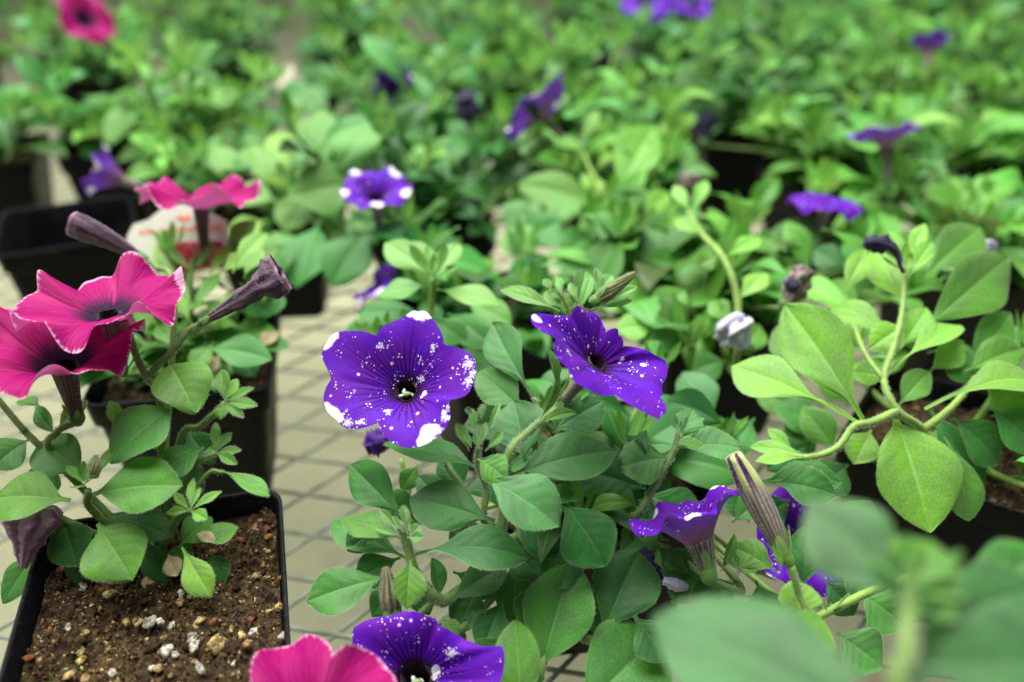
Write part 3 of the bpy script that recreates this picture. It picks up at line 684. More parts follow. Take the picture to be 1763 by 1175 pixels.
def soil_mesh(zs, seed, n):
    vs = []; fs = []; hh = 0.0446-(0.0890-zs)*0.137-0.0002; off = Vector((seed*7.3, seed*1.7, 0))
    for j in range(n+1):
        for i in range(n+1):
            x = -hh+2*hh*i/n; y = -hh+2*hh*j/n
            r = 0.0078; ex = max(0, abs(x)-(hh-r)); ey = max(0, abs(y)-(hh-r)); e = math.hypot(ex, ey)
            if e > r: k = r/e; x = math.copysign(hh-r+ex*k, x); y = math.copysign(hh-r+ey*k, y)
            p = Vector((x, y, 0))*1.0+off
            z = zs+0.0042*mnoise.noise(p*45)+0.0042*mnoise.noise(p*130)+0.0044*abs(mnoise.noise(p*300))-0.001+0.0022*mnoise.noise(p*750)
            vs.append((x, y, z))
    for j in range(n):
        for i in range(n):
            a = j*(n+1)+i; fs.append((a, a+1, a+n+2, a+n+1))
    return mesh_of('soil', vs, fs, M_SOIL)
SOILS = [soil_mesh(0.0795, 3+i, 34) for i in range(3)]
BITS = []
for i in range(7):
    rr = random.Random(i+40); bm = bmesh.new(); bmesh.ops.create_icosphere(bm, subdivisions=2, radius=1.0)
    sx = (rr.uniform(.7, 1.4), rr.uniform(.6, 1.0), rr.uniform(.5, .8))
    for v in bm.verts:
        f = 1+0.55*mnoise.noise(v.co*1.5+Vector((i*5, 0, 0)))+0.35*mnoise.noise(v.co*3.3+Vector((i*9, 0, 0)))
        v.co = Vector((v.co.x*sx[0]*f, v.co.y*sx[1]*f, v.co.z*sx[2]*f))
    BITS.append(bm)
def bitmesh(i, mat):
    me = bpy.data.meshes.new('perlite'); BITS[i].to_mesh(me); me.materials.append(mat); me.polygons.foreach_set('use_smooth', [True]*len(me.polygons)); return me
BITM = {nm: [bitmesh(i, m) for i in range(7)] for nm, m in (('perlite', M_PERL), ('cream_grain', M_PERLY), ('bark_chip', M_CHIP), ('soil_clod', M_CLOD))}
def pot(pos, rz, label, group=None, hero=0, soilz=None, seed=0, nb=0):
    t = thing('nursery_pot', label, 'plant pot', (pos[0], pos[1], 0), group); t.rotation_euler = (0, 0, rz)
    o = bpy.data.objects.new('pot_body', POT); COL.objects.link(o); o.parent = t
    zs = soilz or 0.0795
    me = soil_mesh(zs, seed+1, 130) if hero else (SOILS[seed % 3] if soilz is None else soil_mesh(zs, seed+1, 34))
    so = bpy.data.objects.new('soil', me); COL.objects.link(so); so.parent = t
    r = random.Random(seed+5); co = me.vertices; n = 130 if hero else 34
    for k in range(nb):
        i = r.randint(4, n-4); j = r.randint(4, n-4); p = co[j*(n+1)+i].co
        u = r.random(); nm = 'perlite' if u < .18 else 'cream_grain' if u < .62 else 'bark_chip' if u < .76 else 'soil_clod'
        s = r.choice([.0005, .0006, .0007, .0009, .0011, .0014, .0018]) * (1.0 if hero else 1.3)
        if nm == 'soil_clod': s *= 1.7
        b = bpy.data.objects.new(nm, r.choice(BITM[nm])); COL.objects.link(b); b.parent = so
        b.location = p+Vector((0, 0, s*0.1)); b.rotation_euler = (r.uniform(-.5, .5), r.uniform(-.5, .5), r.uniform(0, 6.28)); b.scale = (s, s, s)
    if hero:                            # the fine crumbs, too small to pick apart
        for nm, m, cnt in (('crumbs', M_CLOD, 1600), ('pale_crumbs', M_PERLY, 1300)):
            vs = []; fs = []
            for q in range(cnt):
                i = r.randint(1, n-1); j = r.randint(1, n-1); p = co[j*(n+1)+i].co; s = r.uniform(.0003, .0009) if nm == 'crumbs' else r.uniform(.0002, .0007); b0 = len(vs)
                o_ = [Vector((r.uniform(-1, 1), r.uniform(-1, 1), r.uniform(-.7, .9)))*s for _ in range(6)]
                for e in ((1, 0, 0), (-1, 0, 0), (0, 1, 0), (0, -1, 0), (0, 0, 1), (0, 0, -1)): vs.append(p+Vector(e)*s*r.uniform(.6, 1.3)+o_[0]*.3)
                for f in ((0, 2, 4), (2, 1, 4), (1, 3, 4), (3, 0, 4), (2, 0, 5), (1, 2, 5), (3, 1, 5), (0, 3, 5)): fs.append(tuple(b0+x for x in f))
            c = bpy.data.objects.new(nm, mesh_of(nm, vs, fs, m)); COL.objects.link(c); c.parent = so; c['kind'] = 'stuff'
    return t
PB = (-0.1337, 0.2340); PA = (0.038, 0.318); PC = (0.213, 0.338); PD = (-0.178, 0.413)
potB = pot(PB, BR, 'square black pot in front with bare perlite-flecked soil showing', hero=1, seed=1, nb=285); potB.scale = (1.04, 1.18, 1.0)
pot(PA, math.radians(6), 'black pot hidden under the leaves of the speckled purple petunia in focus', seed=2, nb=30)
pot(PC, -0.6, 'black pot with rusty brown soil below the big lime green leaf', seed=3, nb=40)
pot(PD, math.radians(9), 'black pot behind the front soil pot, edge of soil showing', seed=4, nb=60)
pot((-0.328, 0.600), math.radians(24), 'nearly empty black pot left of the white plant tag', soilz=0.055, seed=5, nb=15)
pot((-0.075, 0.062), BR, 'black pot of the pink petunia cut off by the bottom edge', seed=6)
pot((0.112, 0.080), BR, 'black pot of the blurred leafy shoot close to the camera', seed=7)
# a few large pieces lie on the front soil
for (px, py, s, nm) in ((287, 1122, .0030, 'perlite'), (301, 1128, .0018, 'perlite'), (335, 1112, .0026, 'perlite'), (375, 1112, .0044, 'cream_grain'), (398, 1118, .0036, 'soil_clod'), (258, 1073, .0030, 'perlite'), (276, 1070, .0022, 'perlite'),
                        (218, 1071, .0022, 'cream_grain'), (240, 1072, .0022, 'cream_grain'), (188, 1024, .0026, 'cream_grain'), (159, 1045, .0019, 'perlite'), (138, 1124, .0022, 'cream_grain'), (138, 1138, .0024, 'cream_grain'), (262, 1150, .0020, 'perlite'), (345, 1152, .0030, 'perlite'),
                        (193, 1160, .0022, 'perlite'), (148, 1172, .0034, 'cream_grain'), (120, 1162, .0026, 'cream_grain'), (117, 1082, .0016, 'perlite'), (414, 930, .0026, 'bark_chip'), (440, 912, .0022, 'cream_grain'), (460, 925, .0022, 'bark_chip'), (442, 991, .0026, 'cream_grain'), (484, 995, .0024, 'bark_chip'),
                        (480, 1046, .0024, 'cream_grain'), (432, 1066, .0020, 'bark_chip'), (368, 1070, .0020, 'bark_chip'), (435, 1090, .0026, 'perlite'), (487, 1096, .0026, 'perlite'), (450, 1130, .0028, 'perlite'), (404, 1140, .0022, 'perlite'), (265, 1113, .0030, 'soil_clod'), (95, 1105, .0018, 'cream_grain'), (62, 1140, .0026, 'soil_clod')):
    w = onplane(px, py, 0.081); i = int(px) % 7
    so = [c for c in potB.children if c.name.startswith('soil')][0]
    b = bpy.data.objects.new(nm, BITM[nm][i]); COL.objects.link(b); b.parent = so
    l = Matrix.Rotation(-BR, 4, 'Z') @ (w-Vector((PB[0], PB[1], 0)))
    s *= .8; l.x /= 1.04; l.y /= 1.18; b.location = (l.x, l.y, 0.0805+s*0.2); b.rotation_euler = (0.2, 0.1, px*0.37); b.scale = (s, s, s)

# ------------------------------------------------------------------ the speckled purple petunia in focus
A = thing('petunia_plant', 'petunia in focus with two open white-speckled purple flowers above rounded leaves', 'petunia plant', (PA[0], PA[1], 0.078))
Z0 = 0.342
# flower facing the camera
o1 = [(590,180),(612,163),(628,160),(645,170),(662,162),(685,164),(712,195),(745,240),(772,290),(776,335),(815,340),(870,355),(915,385),(938,420),(940,470),(925,530),(900,585),(860,608),(805,612),
      (806,650),(808,700),(790,745),(755,790),(700,830),(650,850),(600,858),(545,848),(500,820),(470,790),(450,745),(447,727),(400,745),(350,758),(300,762),(260,745),(235,715),(185,670),(165,605),(175,560),(207,505),
      (185,455),(160,405),(155,375),(175,335),(215,280),(250,270),(330,265),(385,270),(435,292),(445,260),(480,235),(530,210),(575,190)]
def z3(l): return [(500+p[0]/2.9375, 480+p[1]/2.9375)+tuple(q/2.9375 for q in p[2:]) for p in l]
def z4(l): return [(800+p[0]/2.612, 430+p[1]/2.612)+tuple(q/2.612 for q in p[2:]) for p in l]
def z5(l): return [(480+p[0]/2.712, 780+p[1]/2.712)+tuple(q/2.712 for q in p[2:]) for p in l]
M, Rf, nt, lw = traced((700, 674), Z0, (-.16, .34, .92), z3(o1), z3([(776,335),(805,612),(447,727),(207,505),(437,292)]), 0.0105)
f1, e1 = flower(A, M, Rf, nt, tube=.028, seed=3, depth=.0105, r0=.0040, p=2.0, crease=.0013, curl=.0006, ruffle=.0004, sepals=True,
    whites=lw(z3([(620,150,52),(660,170,50),(695,172,40),(178,320,44),(215,290,34),(175,660,38),(218,682,34),(245,705,28),(695,775,46),(675,825,40),(730,760,28),(655,555,17),(640,572,11)])),
    specks=lw(z3([(225,690,70),(290,725,65),(350,725,45),(905,430,70),(900,520,65),(925,480,60),(735,765,80),(780,700,60),(800,650,45),(455,335,35),(480,660,30),(720,340,45),(640,480,45)])))
o2 = [(305,280),(345,280),(400,290),(440,290),(480,292),(487,270),(540,276),(590,280),(625,298),(636,325),(645,352),(690,385),(730,418),(790,445),(830,478),(890,500),(905,520),(905,560),(893,600),(908,640),(885,652),
      (893,690),(903,745),(880,775),(862,745),(820,750),(770,735),(730,700),(700,660),(685,642),(640,642),(580,635),(530,615),(480,575),(465,532),(430,512),(395,485),(385,455),(400,415),(425,402),(370,388),(335,365),(310,320)]
M, Rf, nt, lw = traced((1026, 626), Z0+.006, (.51, .67, .54), z4(o2), z4([(484,290),(645,350),(880,652),(686,642),(430,400)]), 0.012)
f2, e2 = flower(A, M, Rf, nt, tube=.028, seed=8, depth=.012, r0=.0038, p=1.7, crease=.0026, ruffle=.0014, curl=.0010, pistil=False,
    whites=lw(z4([(328,300,24),(345,308,16),(747,450,9),(820,500,15),(468,376,9),(605,435,7),(610,370,7),(606,520,8),(482,447,8),(395,326,8)])), specks=lw(z4([(470,450,40)])))
# purple flower low in front
o5 = [(345,850),(350,820),(400,785),(460,765),(520,757),(570,737),(630,740),(690,765),(738,775),(745,805),(800,830),(870,870),(920,890),(960,912),(1038,890),(1055,940),(1050,1010),(1030,1080),(1000,1180),(900,1290),(750,1330),(600,1340),(450,1290),(350,1200),(310,1100),(315,1000),(330,920),(350,880)]
M, Rf, nt, lw = traced((716, 1168), Z0-.022, (.0, .45, .89), z5(o5), z5([(742,780),(1040,1070),(690,1330),(320,1080),(348,868)]), 0.013)
f5, e5 = flower(A, M, Rf, nt, tube=.026, seed=21, depth=.013, r0=.0056, p=2.0, crease=.0018, ruffle=.0012, curl=.0015, whites=lw(z5([(722,1000,24),(712,1030,16)])), specks=lw(z5([(800,930,60)])))
# leaves
L = lambda *a, **k: leaf(A, *a, **k)
L((826,808),(660,764),46,.341,(-.05,.86,.5),arch=.06,col=C_MID,peak=.5)
L((822,790),(872,826),46,.332,(.2,.6,.78),col=C_FRESH,peak=.5)
L((833,822),(963,908),88,.330,(.12,.55,.82),arch=.10,fold=.22,col=C_SAGE,peak=.55,blunt=.62,wave=.05)
L((852,897),(706,856),90,.334,(-.1,.5,.86),arch=.06,fold=.08,col=C_DEEP,peak=.56,blunt=.66)
L((692,890),(603,800),76,.345,(-.25,.5,.83),col=C_MID,peak=.55,blunt=.7)
L((694,930),(590,896),48,.333,(-.1,.75,.65),col=C_FRESH,peak=.5,arch=.1)
L((700,962),(570,898),66,.342,(-.2,.55,.8),col=C_MID,peak=.58,blunt=.7)
L((672,992),(527,1036),66,.336,(-.1,.6,.79),col=C_MID,peak=.58,blunt=.72,arch=.06)
L((706,964),(700,1050),58,.330,(.1,.35,.93),col=C_FRESH,peak=.48,fold=.3)
L((714,955),(910,962),54,.331,(.0,.78,.62),col=C_DEEP,peak=.6,arch=.14,pet=.12)
L((768,1040),(875,972),52,.335,(-.1,.62,.78),col=C_DEEP,peak=.58,fold=.25)
L((757,1030),(744,960),30,.337,(.5,.2,.84),col=C_MID,fold=.4)
L((884,818),(1061,776),88,.338,(.05,.66,.75),col=C_DEEP,peak=.52,blunt=.66,arch=.08,fold=.1)
L((905,795),(885,690),98,.352,(-.05,.4,.92),col=C_SAGE,peak=.52,blunt=.64)
L((900,705),(824,640),74,.366,(-.3,.4,.86),col=C_MID,blunt=.66)
L((922,690),(848,556),70,.362,(-.45,.3,.84),col=C_SAGE,peak=.62,pet=.14,blunt=.68)
L((950,745),(1040,690),66,.356,(.2,.5,.84),col=C_SAGE,blunt=.66)
L((1152,788),(1063,805),74,.350,(.0,.55,.83),col=C_MID,blunt=.62,peak=.52,fold=.05)
L((1160,770),(1276,772),52,.356,(.1,.75,.65),col=C_SAGE,peak=.6)
L((1172,756),(1192,706),50,.362,(.1,.4,.9),col=C_MID)
L((1160,762),(1212,770),16,.348,(.1,.8,.6),col=C_FRESH)
L((1112,842),(985,808),82,.362,(-.1,.5,.86),col=C_DEEP,blunt=.66)
L((965,862),(1043,975),94,.338,(.25,.35,.9),col=C_DEEP,peak=.55,blunt=.66,arch=.1,fold=.15)
L((880,880),(962,962),72,.352,(.2,.4,.9),col=C_DEEP)
L((928,1165),(988,964),118,.332,(-.25,.38,.88),col=C_MID,peak=.52,fold=.42,arch=.04,blunt=.75)
L((905,1270),(887,1066),82,.316,(-.1,.3,.95),col=C_FRESH,peak=.62,fold=.12,blunt=.66)
L((1034,1102),(1100,950),112,.336,(-.2,.45,.87),col=C_DEEP,peak=.58,arch=.08,blunt=.64,pet=.1,fold=.16)
L((985,1240),(1135,1098),150,.322,(-.05,.55,.83),col=C_MID,peak=.6,blunt=.62)
L((762,1062),(786,1098),30,.336,(.1,.4,.9),col=C_FRESH)
L((972,880),(990,790),70,.372,(.1,.5,.85),col=C_DEEP)
L((1090,880),(1020,930),70,.372,(.1,.5,.85),col=C_DEEP)
L((1100,860),(1160,930),70,.372,(.2,.4,.88),col=C_DEEP)
L((1110,850),(1215,905),66,.368,(.1,.55,.83),col=C_MID)
L((1120,870),(1100,960),60,.365,(.1,.3,.95),col=C_DEEP)
L((770,900),(830,955),60,.356,(.1,.5,.85),col=C_DEEP)
L((800,850),(760,780),60,.362,(-.1,.5,.85),col=C_DEEP)
L((890,960),(880,1080),66,.356,(.1,.2,.97),col=C_DEEP)
L((960,980),(1010,1080),80,.352,(.1,.3,.95),col=C_DEEP)
L((1000,1000),(1050,1090),80,.358,(.1,.3,.95),col=C_DEEP)
L((700,985),(740,1060),50,.348,(.1,.3,.95),col=C_DEEP)
L((720,800),(690,845),36,.372,(.1,.3,.95),col=C_FRESH)
for b, t, w, Z, c in (((825,1000),(788,1092),64,.347,C_DEEP),((865,1030),(828,1125),66,.344,C_DEEP),((780,985),(858,1018),52,.350,C_DEEP),((735,1070),(800,1128),60,.345,C_MID),((690,960),(612,1000),56,.349,C_DEEP),((690,1000),(640,1062),50,.346,C_MID),((650,905),(598,950),50,.352,C_DEEP),((720,900),(660,850),56,.358,C_MID),
                      ((880,1090),(820,1165),70,.335,C_DEEP),((940,1000),(900,1090),80,.350,C_DEEP),((1010,940),(940,1010),70,.350,C_DEEP),((870,940),(930,990),66,.348,C_DEEP),((780,880),(720,820),50,.360,C_SAGE),((1090,1060),(1150,1140),80,.335,C_DEEP),((1130,940),(1190,1000),60,.352,C_DEEP),((1210,960),(1160,1040),70,.350,C_DEEP),((1260,900),(1310,860),50,.37,C_MID),((930,1130),(880,1190),80,.33,C_DEEP),((1060,960),(1130,900),60,.356,C_MID)):
    L(b, t, w, Z, (rng.uniform(-.25,.25),.4,.87), col=c, peak=.56)
# stems
root = Vector((PA[0], PA[1], 0.079))
stem(A, [root, (880,930,.345), (868,868,.338), (876,786,.334), (905,748,.340), e2], .0021, .0015, C_STEM, 700)
stem(A, [root, (840,960,.348), (800,850,.346), (770,800,.36), e1], .0018, .0013, C_STEM, 160)
stem(A, [root, (800,1010,.345), (752,1030,.336), (715,985,.333), (700,935,.333), (692,905,.332)], .0024, .0016, C_STEM, 600)
stem(A, [root, (850,905,.345), (838,840,.340), (822,800,.337), (824,770,.336)], .0017, .0008, C_STEM, 500)
stem(A, [root, (1085,890,.352), (1130,830,.348), (1160,775,.352), (1168,745,.358)], .0018, .0011, C_STEM, 300)
stem(A, [root, (960,800,.36), (985,640,.372), (985,560,.372), (985,530,.372)], .0018, .0013, C_STEM, 120)
stem(A, [root, (930,820,.355), (925,700,.362), (918,690,.362)], .0013, .0010, C_STEM, 100)
stem(A, [root, (820,1060,.342), (740,1110,.336), e5], .0018, .0014, C_STEM, 120)
stem(A, [(752,1030,.336), (700,1075,.333), (676,1060,.334)], .0014, .0011, C_STEM, 120)
stem(A, [root, (720,900,.37), (704,845,.372), (690,790,.374)], .0012, .0010, C_STEML, 120)
stem(A, [root, (990,1060,.34), (1030,1110,.338)], .0020, .0016, C_STEM, 100)
stem(A, [root, (940,1120,.337), (930,1170,.332)], .0020, .0016, C_STEM, 100)
fill_plant(A, root, random.Random(2), 8, (.088, .112), (.02, .065), C_DEEP, .034, .9, clip=lambda q: proj(q)[0] > 900)
# growing tips, sepals and buds
for b, t, w in (((808,778),(785,729),19),((820,754),(814,704),13),((835,754),(860,692),12),((835,778),(864,743),18),((815,716),(802,703),9),((829,722),(832,696),12),((824,776),(817,748),14),((828,770),(836,728),10),((812,772),(800,748),10)):
    L(b, t, w, .334, (rng.uniform(-.5,.5),.35,.8), col=C_TIP, peak=.6, fold=.35, wave=.01)
for b, t, w in (((686,911),(656,879),16),((701,915),(694,870),16),((690,924),(648,908),13),((705,929),(722,902),20),((701,922),(702,885),11),((697,918),(676,890),11),((700,925),(730,925),16)):
    L(b, t, w, .329, (rng.uniform(-.5,.5),.4,.8), col=C_TIP, peak=.6, fold=.35, wave=.01)
for b, t, w in (((964,536),(861,499),31),((976,535),(938,503),30),((957,501),(953,471),13),((950,502),(936,481),13),((967,510),(963,478),13),((990,534),(1008,466),44),((1000,535),(1018,475),20),((1030,494),(1026,462),14),((1033,500),(1053,474),22),((1012,535),(1090,518),15),((1026,536),(1098,494),24),((986,531),(987,501),14),((970,520),(948,500),16),((995,520),(980,488),14)):
    L(b, t, w, .364+rng.uniform(-.004,.004), (rng.uniform(-.4,.4),.45,.8), col=C_TIP, peak=.58, fold=.3, wave=.02)
stem(A, [(985,560,.368), (975,525,.365), (962,500,.364)], .0010, .0008, C_STEML, 60)
shoot(A, P(1170,748,.352), U_*1.0-F_*.1, 6, .011, .6, C_SAGE, .36, 9)
bud(A, (1020,522), (1094,470), .362, 25, M_BUDGREEN, [.45,.8,1,.98,.95,.85,.7,.55,.25], sepals=3, sep_len=.5, twist=1.2)
bud(A, (678,1062), (664,976), .331, 36, M_BUDBROWN, [.5,.8,.95,1,.92,.8,.66,.5,.2], sepals=2, twist=.4, hair=420, ridge=.16)
bud(A, (672,752), (630,768), .40, 40, M_WILTVIOLET, [.5,.9,1,.9,.6], sepals=0, hair=0, crumple=.8, name='wilted_flower')
L((958,668),(940,598),20,.340,(.6,.2,.78),col=C_FRESH,fold=.5,blunt=.6)
L((930,722),(962,640),18,.338,(.6,.1,.8),col=C_FRESH,fold=.5,blunt=.6)
L((935,728),(990,711),15,.336,(.1,.8,.6),col=C_FRESH,fold=.4,blunt=.6,arch=.1)

# ------------------------------------------------------------------ neighbour with a flower seen from the side and a closed striped bud
E = thing('petunia_plant', 'petunia with a purple flower seen from the side and a tall closed striped bud', 'petunia plant', (0.070, 0.300, 0.078))
rootE = Vector((0.070, 0.300, 0.079))
Rf, nt = five(.0215, .16, 5, .08)
M = frameZ(P(1178,866,.335), N3((-.36,.92,-.10)), 0.5)
f3, e3 = flower(E, M, Rf, nt, tube=.0150, seed=31, depth=.0150, r0=.0056, p=1.55, ruffle=.0024, curl=.0048, crease=.0015, hairn=900, basebend=(.004, 0),
   whites=[(.0212*math.cos(a), .0212*math.sin(a), .0030) for a in (0.5, 2.9, 4.3)])
stem(E, [rootE, (1275,1010,.345), e3], .0017, .0014, C_STEM, 120)
bud(E, (1358,968), (1262,783), .325, 44, M_BUDPALE, [.30,.42,.62,.80,.90,.98,1,.98,.90,.78,.62], sepals=5, sep_len=.34, ridges=5, ridge=.10, twist=.5, hair=1500, bendpx=(4, 3), col=C_LIME)
stem(E, [rootE, (1376,1060,.333), (1374,1020,.327), (1362,975,.325)], .0014, .0013, C_STEML, 300)
L = lambda *a, **k: leaf(E, *a, **k)
L((1382,1016),(1390,906),56,.334,(-.3,.3,.9),col=C_DEEP,peak=.55,blunt=.6)
L((1378,1075),(1366,998),72,.328,(.1,.4,.9),col=C_LIME,peak=.5,blunt=.66)
L((1340,988),(1258,940),50,.334,(-.1,.7,.7),col=C_FRESH,peak=.55)
L((1190,990),(1108,936),34,.342,(-.3,.6,.74),col=C_FRESH,pet=.02)
L((1330,830),(1440,852),58,.36,(.0,.6,.8),col=C_DEEP)
L((1330,1075),(1440,1120),80,.322,(.1,.6,.8),col=C_FRESH)
L((1270,1000),(1190,1060),70,.34,(-.1,.4,.9),col=C_DEEP)
L((1300,1000),(1330,1090),70,.34,(.1,.3,.9),col=C_DEEP)
L((1420,1000),(1470,1060),60,.36,(.1,.3,.9),col=C_DEEP)
L((1240,985),(1265,918),22,.336,(.3,.3,.9),col=C_FRESH,fold=.4)
L((1345,985),(1330,925),16,.322,(.3,.3,.9),col=C_LIME,fold=.4)
for b, t, w, Z, c in (((1440,960),(1520,1010),90,.36,C_DEEP),((1500,900),(1450,980),90,.37,C_DEEP),((1480,1020),(1560,1080),90,.35,C_MID),((1440,1090),(1520,1150),90,.33,C_MID),((1360,860),(1300,900),50,.38,C_DEEP),((1440,860),(1500,930),80,.375,C_DEEP),((1290,900),(1250,850),40,.375,C_DEEP),((1320,1090),(1250,1140),90,.322,C_MID),((1560,960),(1620,1020),90,.36,C_DEEP)):
    L(b, t, w, Z, (rng.uniform(-.2,.2),.4,.88), col=c)
shoot(E, P(1268,985,.334), U_-F_*.2, 8, .011, .9, C_FRESH, .24, 14)
shoot(E, P(1425,1060,.33), U_-F_*.1, 4, .012, .5, C_FRESH, .24, 15)
stem(E, [(1372,1075,.33), (1420,1056,.33), (1500,1018,.335), (1590,985,.345)], .0017, .0016, C_STEML, 200)
Rf, nt = five(.0245, .13, 15, .05)
M = frameZ(P(1384,932,.372), N3((.35,.55,.76)), 0.2)
f6, e6 = flower(E, M, Rf, nt, tube=.024, seed=33, depth=.011, r0=.005, ruffle=.002, curl=.003, whites=[(-.028,.004,.004)])
stem(E, [rootE, e6], .0016, .0013, C_STEM, 40)
bud(E, (1150,1005), (1105,945), .352, 26, M_WILTDARK, [.4,.9,1,.8,.5], sepals=0, hair=0, crumple=.5, name='wilted_flower')
bud(E, (1185,1012), (1142,1000), .342, 22, M_WILTPALE, [.4,.9,1,.8,.5], sepals=0, hair=0, crumple=.4, name='wilted_flower')

# ------------------------------------------------------------------ the lime green petunia by the edge
Cc = thing('petunia_plant', 'lime green petunia with big pale-veined leaves and no open flower', 'petunia plant', (PC[0], PC[1], 0.078))
rootC = Vector((PC[0], PC[1], 0.079)); L = lambda *a, **k: leaf(Cc, *a, **k)
L((1485,722),(1350,524),116,.372,(-.3,.35,.88),col=C_LIME,peak=.56,blunt=.7,pet=.1,fold=.12)
L((1478,728),(1259,630),92,.366,(-.2,.5,.84),col=C_LIME,peak=.62,blunt=.7,pet=.3)
L((1541,722),(1600,918),148,.372,(.12,.30,.94),col=C_LIME,peak=.46,blunt=.72,pet=.03,fold=.08,arch=.06)
L((1588,568),(1735,443),100,.41,(.15,.45,.88),col=C_FRESH,peak=.52,blunt=.7)
L((1530,640),(1655,560),44,.385,(.0,.75,.66),col=C_LIME,peak=.62,pet=.2)
L((1592,705),(1800,664),62,.372,(.05,.75,.66),col=C_LIME,peak=.6,pet=.18,arch=.16)
L((1536,588),(1430,528),48,.40,(-.2,.7,.68),col=C_LIME,peak=.55,arch=.15)
L((1562,532),(1500,432),60,.42,(-.3,.4,.87),col=C_LIME,peak=.55)
L((1582,482),(1688,392),78,.45,(.2,.5,.84),col=C_FRESH,peak=.55)
L((1450,505),(1492,428),42,.43,(.1,.5,.86),col=C_LIME)
L((1625,752),(1668,898),68,.372,(.3,.25,.92),col=C_FRESH,peak=.6,blunt=.66)
L((1640,720),(1720,800),80,.382,(.3,.3,.9),col=C_MID)
L((1600,705),(1690,870),84,.390,(.2,.3,.93),col=C_MID)
L((1700,700),(1790,780),80,.38,(.2,.4,.9),col=C_MID)
L((1660,640),(1763,600),60,.40,(.2,.6,.8),col=C_FRESH)
L((1660,640),(1740,540),70,.41,(.2,.5,.86),col=C_FRESH)
L((1500,740),(1470,800),60,.385,(-.1,.3,.94),col=C_LIME)
L((1440,780),(1380,700),60,.40,(-.2,.4,.9),col=C_FRESH)
L((1395,788),(1290,770),22,.362,(0,.7,.7),col=C_LIME,peak=.6)
L((1385,790),(1300,795),18,.360,(0,.8,.6),col=C_LIME,peak=.6)
L((1370,785),(1322,738),22,.366,(0,.5,.86),col=C_LIME,peak=.6)
L((1545,700),(1600,640),46,.385,(0,.6,.8),col=C_FRESH)
L((1480,660),(1530,620),40,.39,(0,.6,.8),col=C_FRESH)
L((1370,640),(1340,560),60,.42,(-.3,.4,.87),col=C_FRESH)
L((1620,600),(1680,660),60,.41,(.2,.5,.86),col=C_MID)
L((1310,830),(1450,830),50,.372,(0,.7,.7),col=C_MID)
stem(Cc, [rootC, (1650,820,.380), (1590,740,.372), (1546,708,.368), (1522,655,.375), (1538,600,.388), (1553,540,.402), (1558,470,.415)], .0018, .0012, C_STEML, 350)
stem(Cc, [(1546,708,.368), (1500,728,.366), (1470,735,.364), (1440,772,.362), (1390,788,.361), (1340,780,.362)], .0019, .0012, C_STEML, 420)
stem(Cc, [(1522,655,.375), (1490,610,.385), (1470,560,.40)], .0013, .0010, C_STEML, 90)
stem(Cc, [(1590,740,.372), (1640,700,.378), (1680,650,.39)], .0018, .0012, C_STEML, 120)
shoot(Cc, P(1558,470,.415), Vector((0,0,1)), 7, .018, .6, C_LIME, .26, 25)
bud(Cc, (1556,470), (1488,418), .415, 28, M_WILTDARK, [.3,.35,.4,.6,1,.9,.6], sepals=0, hair=0, crumple=.5, bendpx=(14,-18), name='wilted_flower')
bud(Cc, (1615,822), (1668,818), .37, 18, M_WILTTAN, [.5,.8,1,.9,.7], sepals=0, hair=0, crumple=.5, name='wilted_flower')
fill_plant(Cc, rootC, random.Random(5), 6, (.09, .12), (.02, .075), C_FRESH, .042, .9, clip=lambda q: not (1440 < proj(q)[0] < 1680 and 690 < proj(q)[1]))
for b, t, w, Z, c in (((1562,480),(1605,415),34,.42,C_LIME),((1560,560),(1495,602),54,.40,C_LIME),((1550,600),(1596,530),54,.40,C_LIME),((1525,650),(1455,640),44,.39,C_LIME),((1560,460),(1528,395),30,.43,C_LIME),((1565,445),(1592,385),28,.43,C_LIME),((1545,560),(1600,600),50,.41,C_FRESH),((1480,600),(1440,550),50,.42,C_LIME),((1600,640),(1660,590),50,.40,C_LIME),((1700,650),(1763,720),70,.39,C_FRESH),((1420,740),(1330,700),70,.42,C_MID),((1400,760),(1320,810),60,.41,C_DEEP),((1380,700),(1300,680),56,.43,C_FRESH),((1460,800),(1400,850),70,.40,C_DEEP),((1460,700),(1420,640),60,.43,C_FRESH),((1300,720),(1240,790),60,.43,C_MID),((1350,720),(1390,800),60,.42,C_DEEP)):
    L(b, t, w, Z, (rng.uniform(-.2,.2),.45,.86), col=c)

# ------------------------------------------------------------------ pink petunia in the front pot
Bp = thing('petunia_plant', 'pink petunia with two white-edged magenta flowers over the front soil pot', 'petunia plant', (PB[0]-.012, PB[1]+.035, 0.078))
rootB = Vector((PB[0]-.012, PB[1]+.030, 0.079)); L = lambda *a, **k: leaf(Bp, *a, **k)
Rf, nt = five(.0325, .10, 52, .05, 4.0, .02)
M = frameZ(P(180,512,.348), N3((-.02,.90,.44)), 0.35)
p1, ep1 = flower(Bp, M, Rf, nt, 'pink', tube=.026, pistil=False, seed=52, depth=.0085, r0=.0042, p=1.8, ruffle=.0056, rk=5, crease=.0030, curl=.0015, whites=[(.0,-.031,.008),(-.030,.006,.006)])
Rf, nt = five(.0330, .10, 57, .05, 4.0, .02)
M = frameZ(P(98,585,.340), N3((.04,.86,.50)), 0.9)
p2, ep2 = flower(Bp, M, Rf, nt, 'pink', tube=.026, pistil=False, seed=57, depth=.0135, r0=.0050, p=1.7, ruffle=.0054, rk=5, crease=.0028, curl=.0010, whites=[(.0,-.031,.007)])
L((294,628),(338,712),94,.352,(.1,.45,.88),col=C_FRESH,peak=.40,blunt=.66,pet=.0)
L((292,706),(188,797),106,.345,(-.1,.5,.86),col=C_MID,peak=.44,blunt=.62,pet=.02)
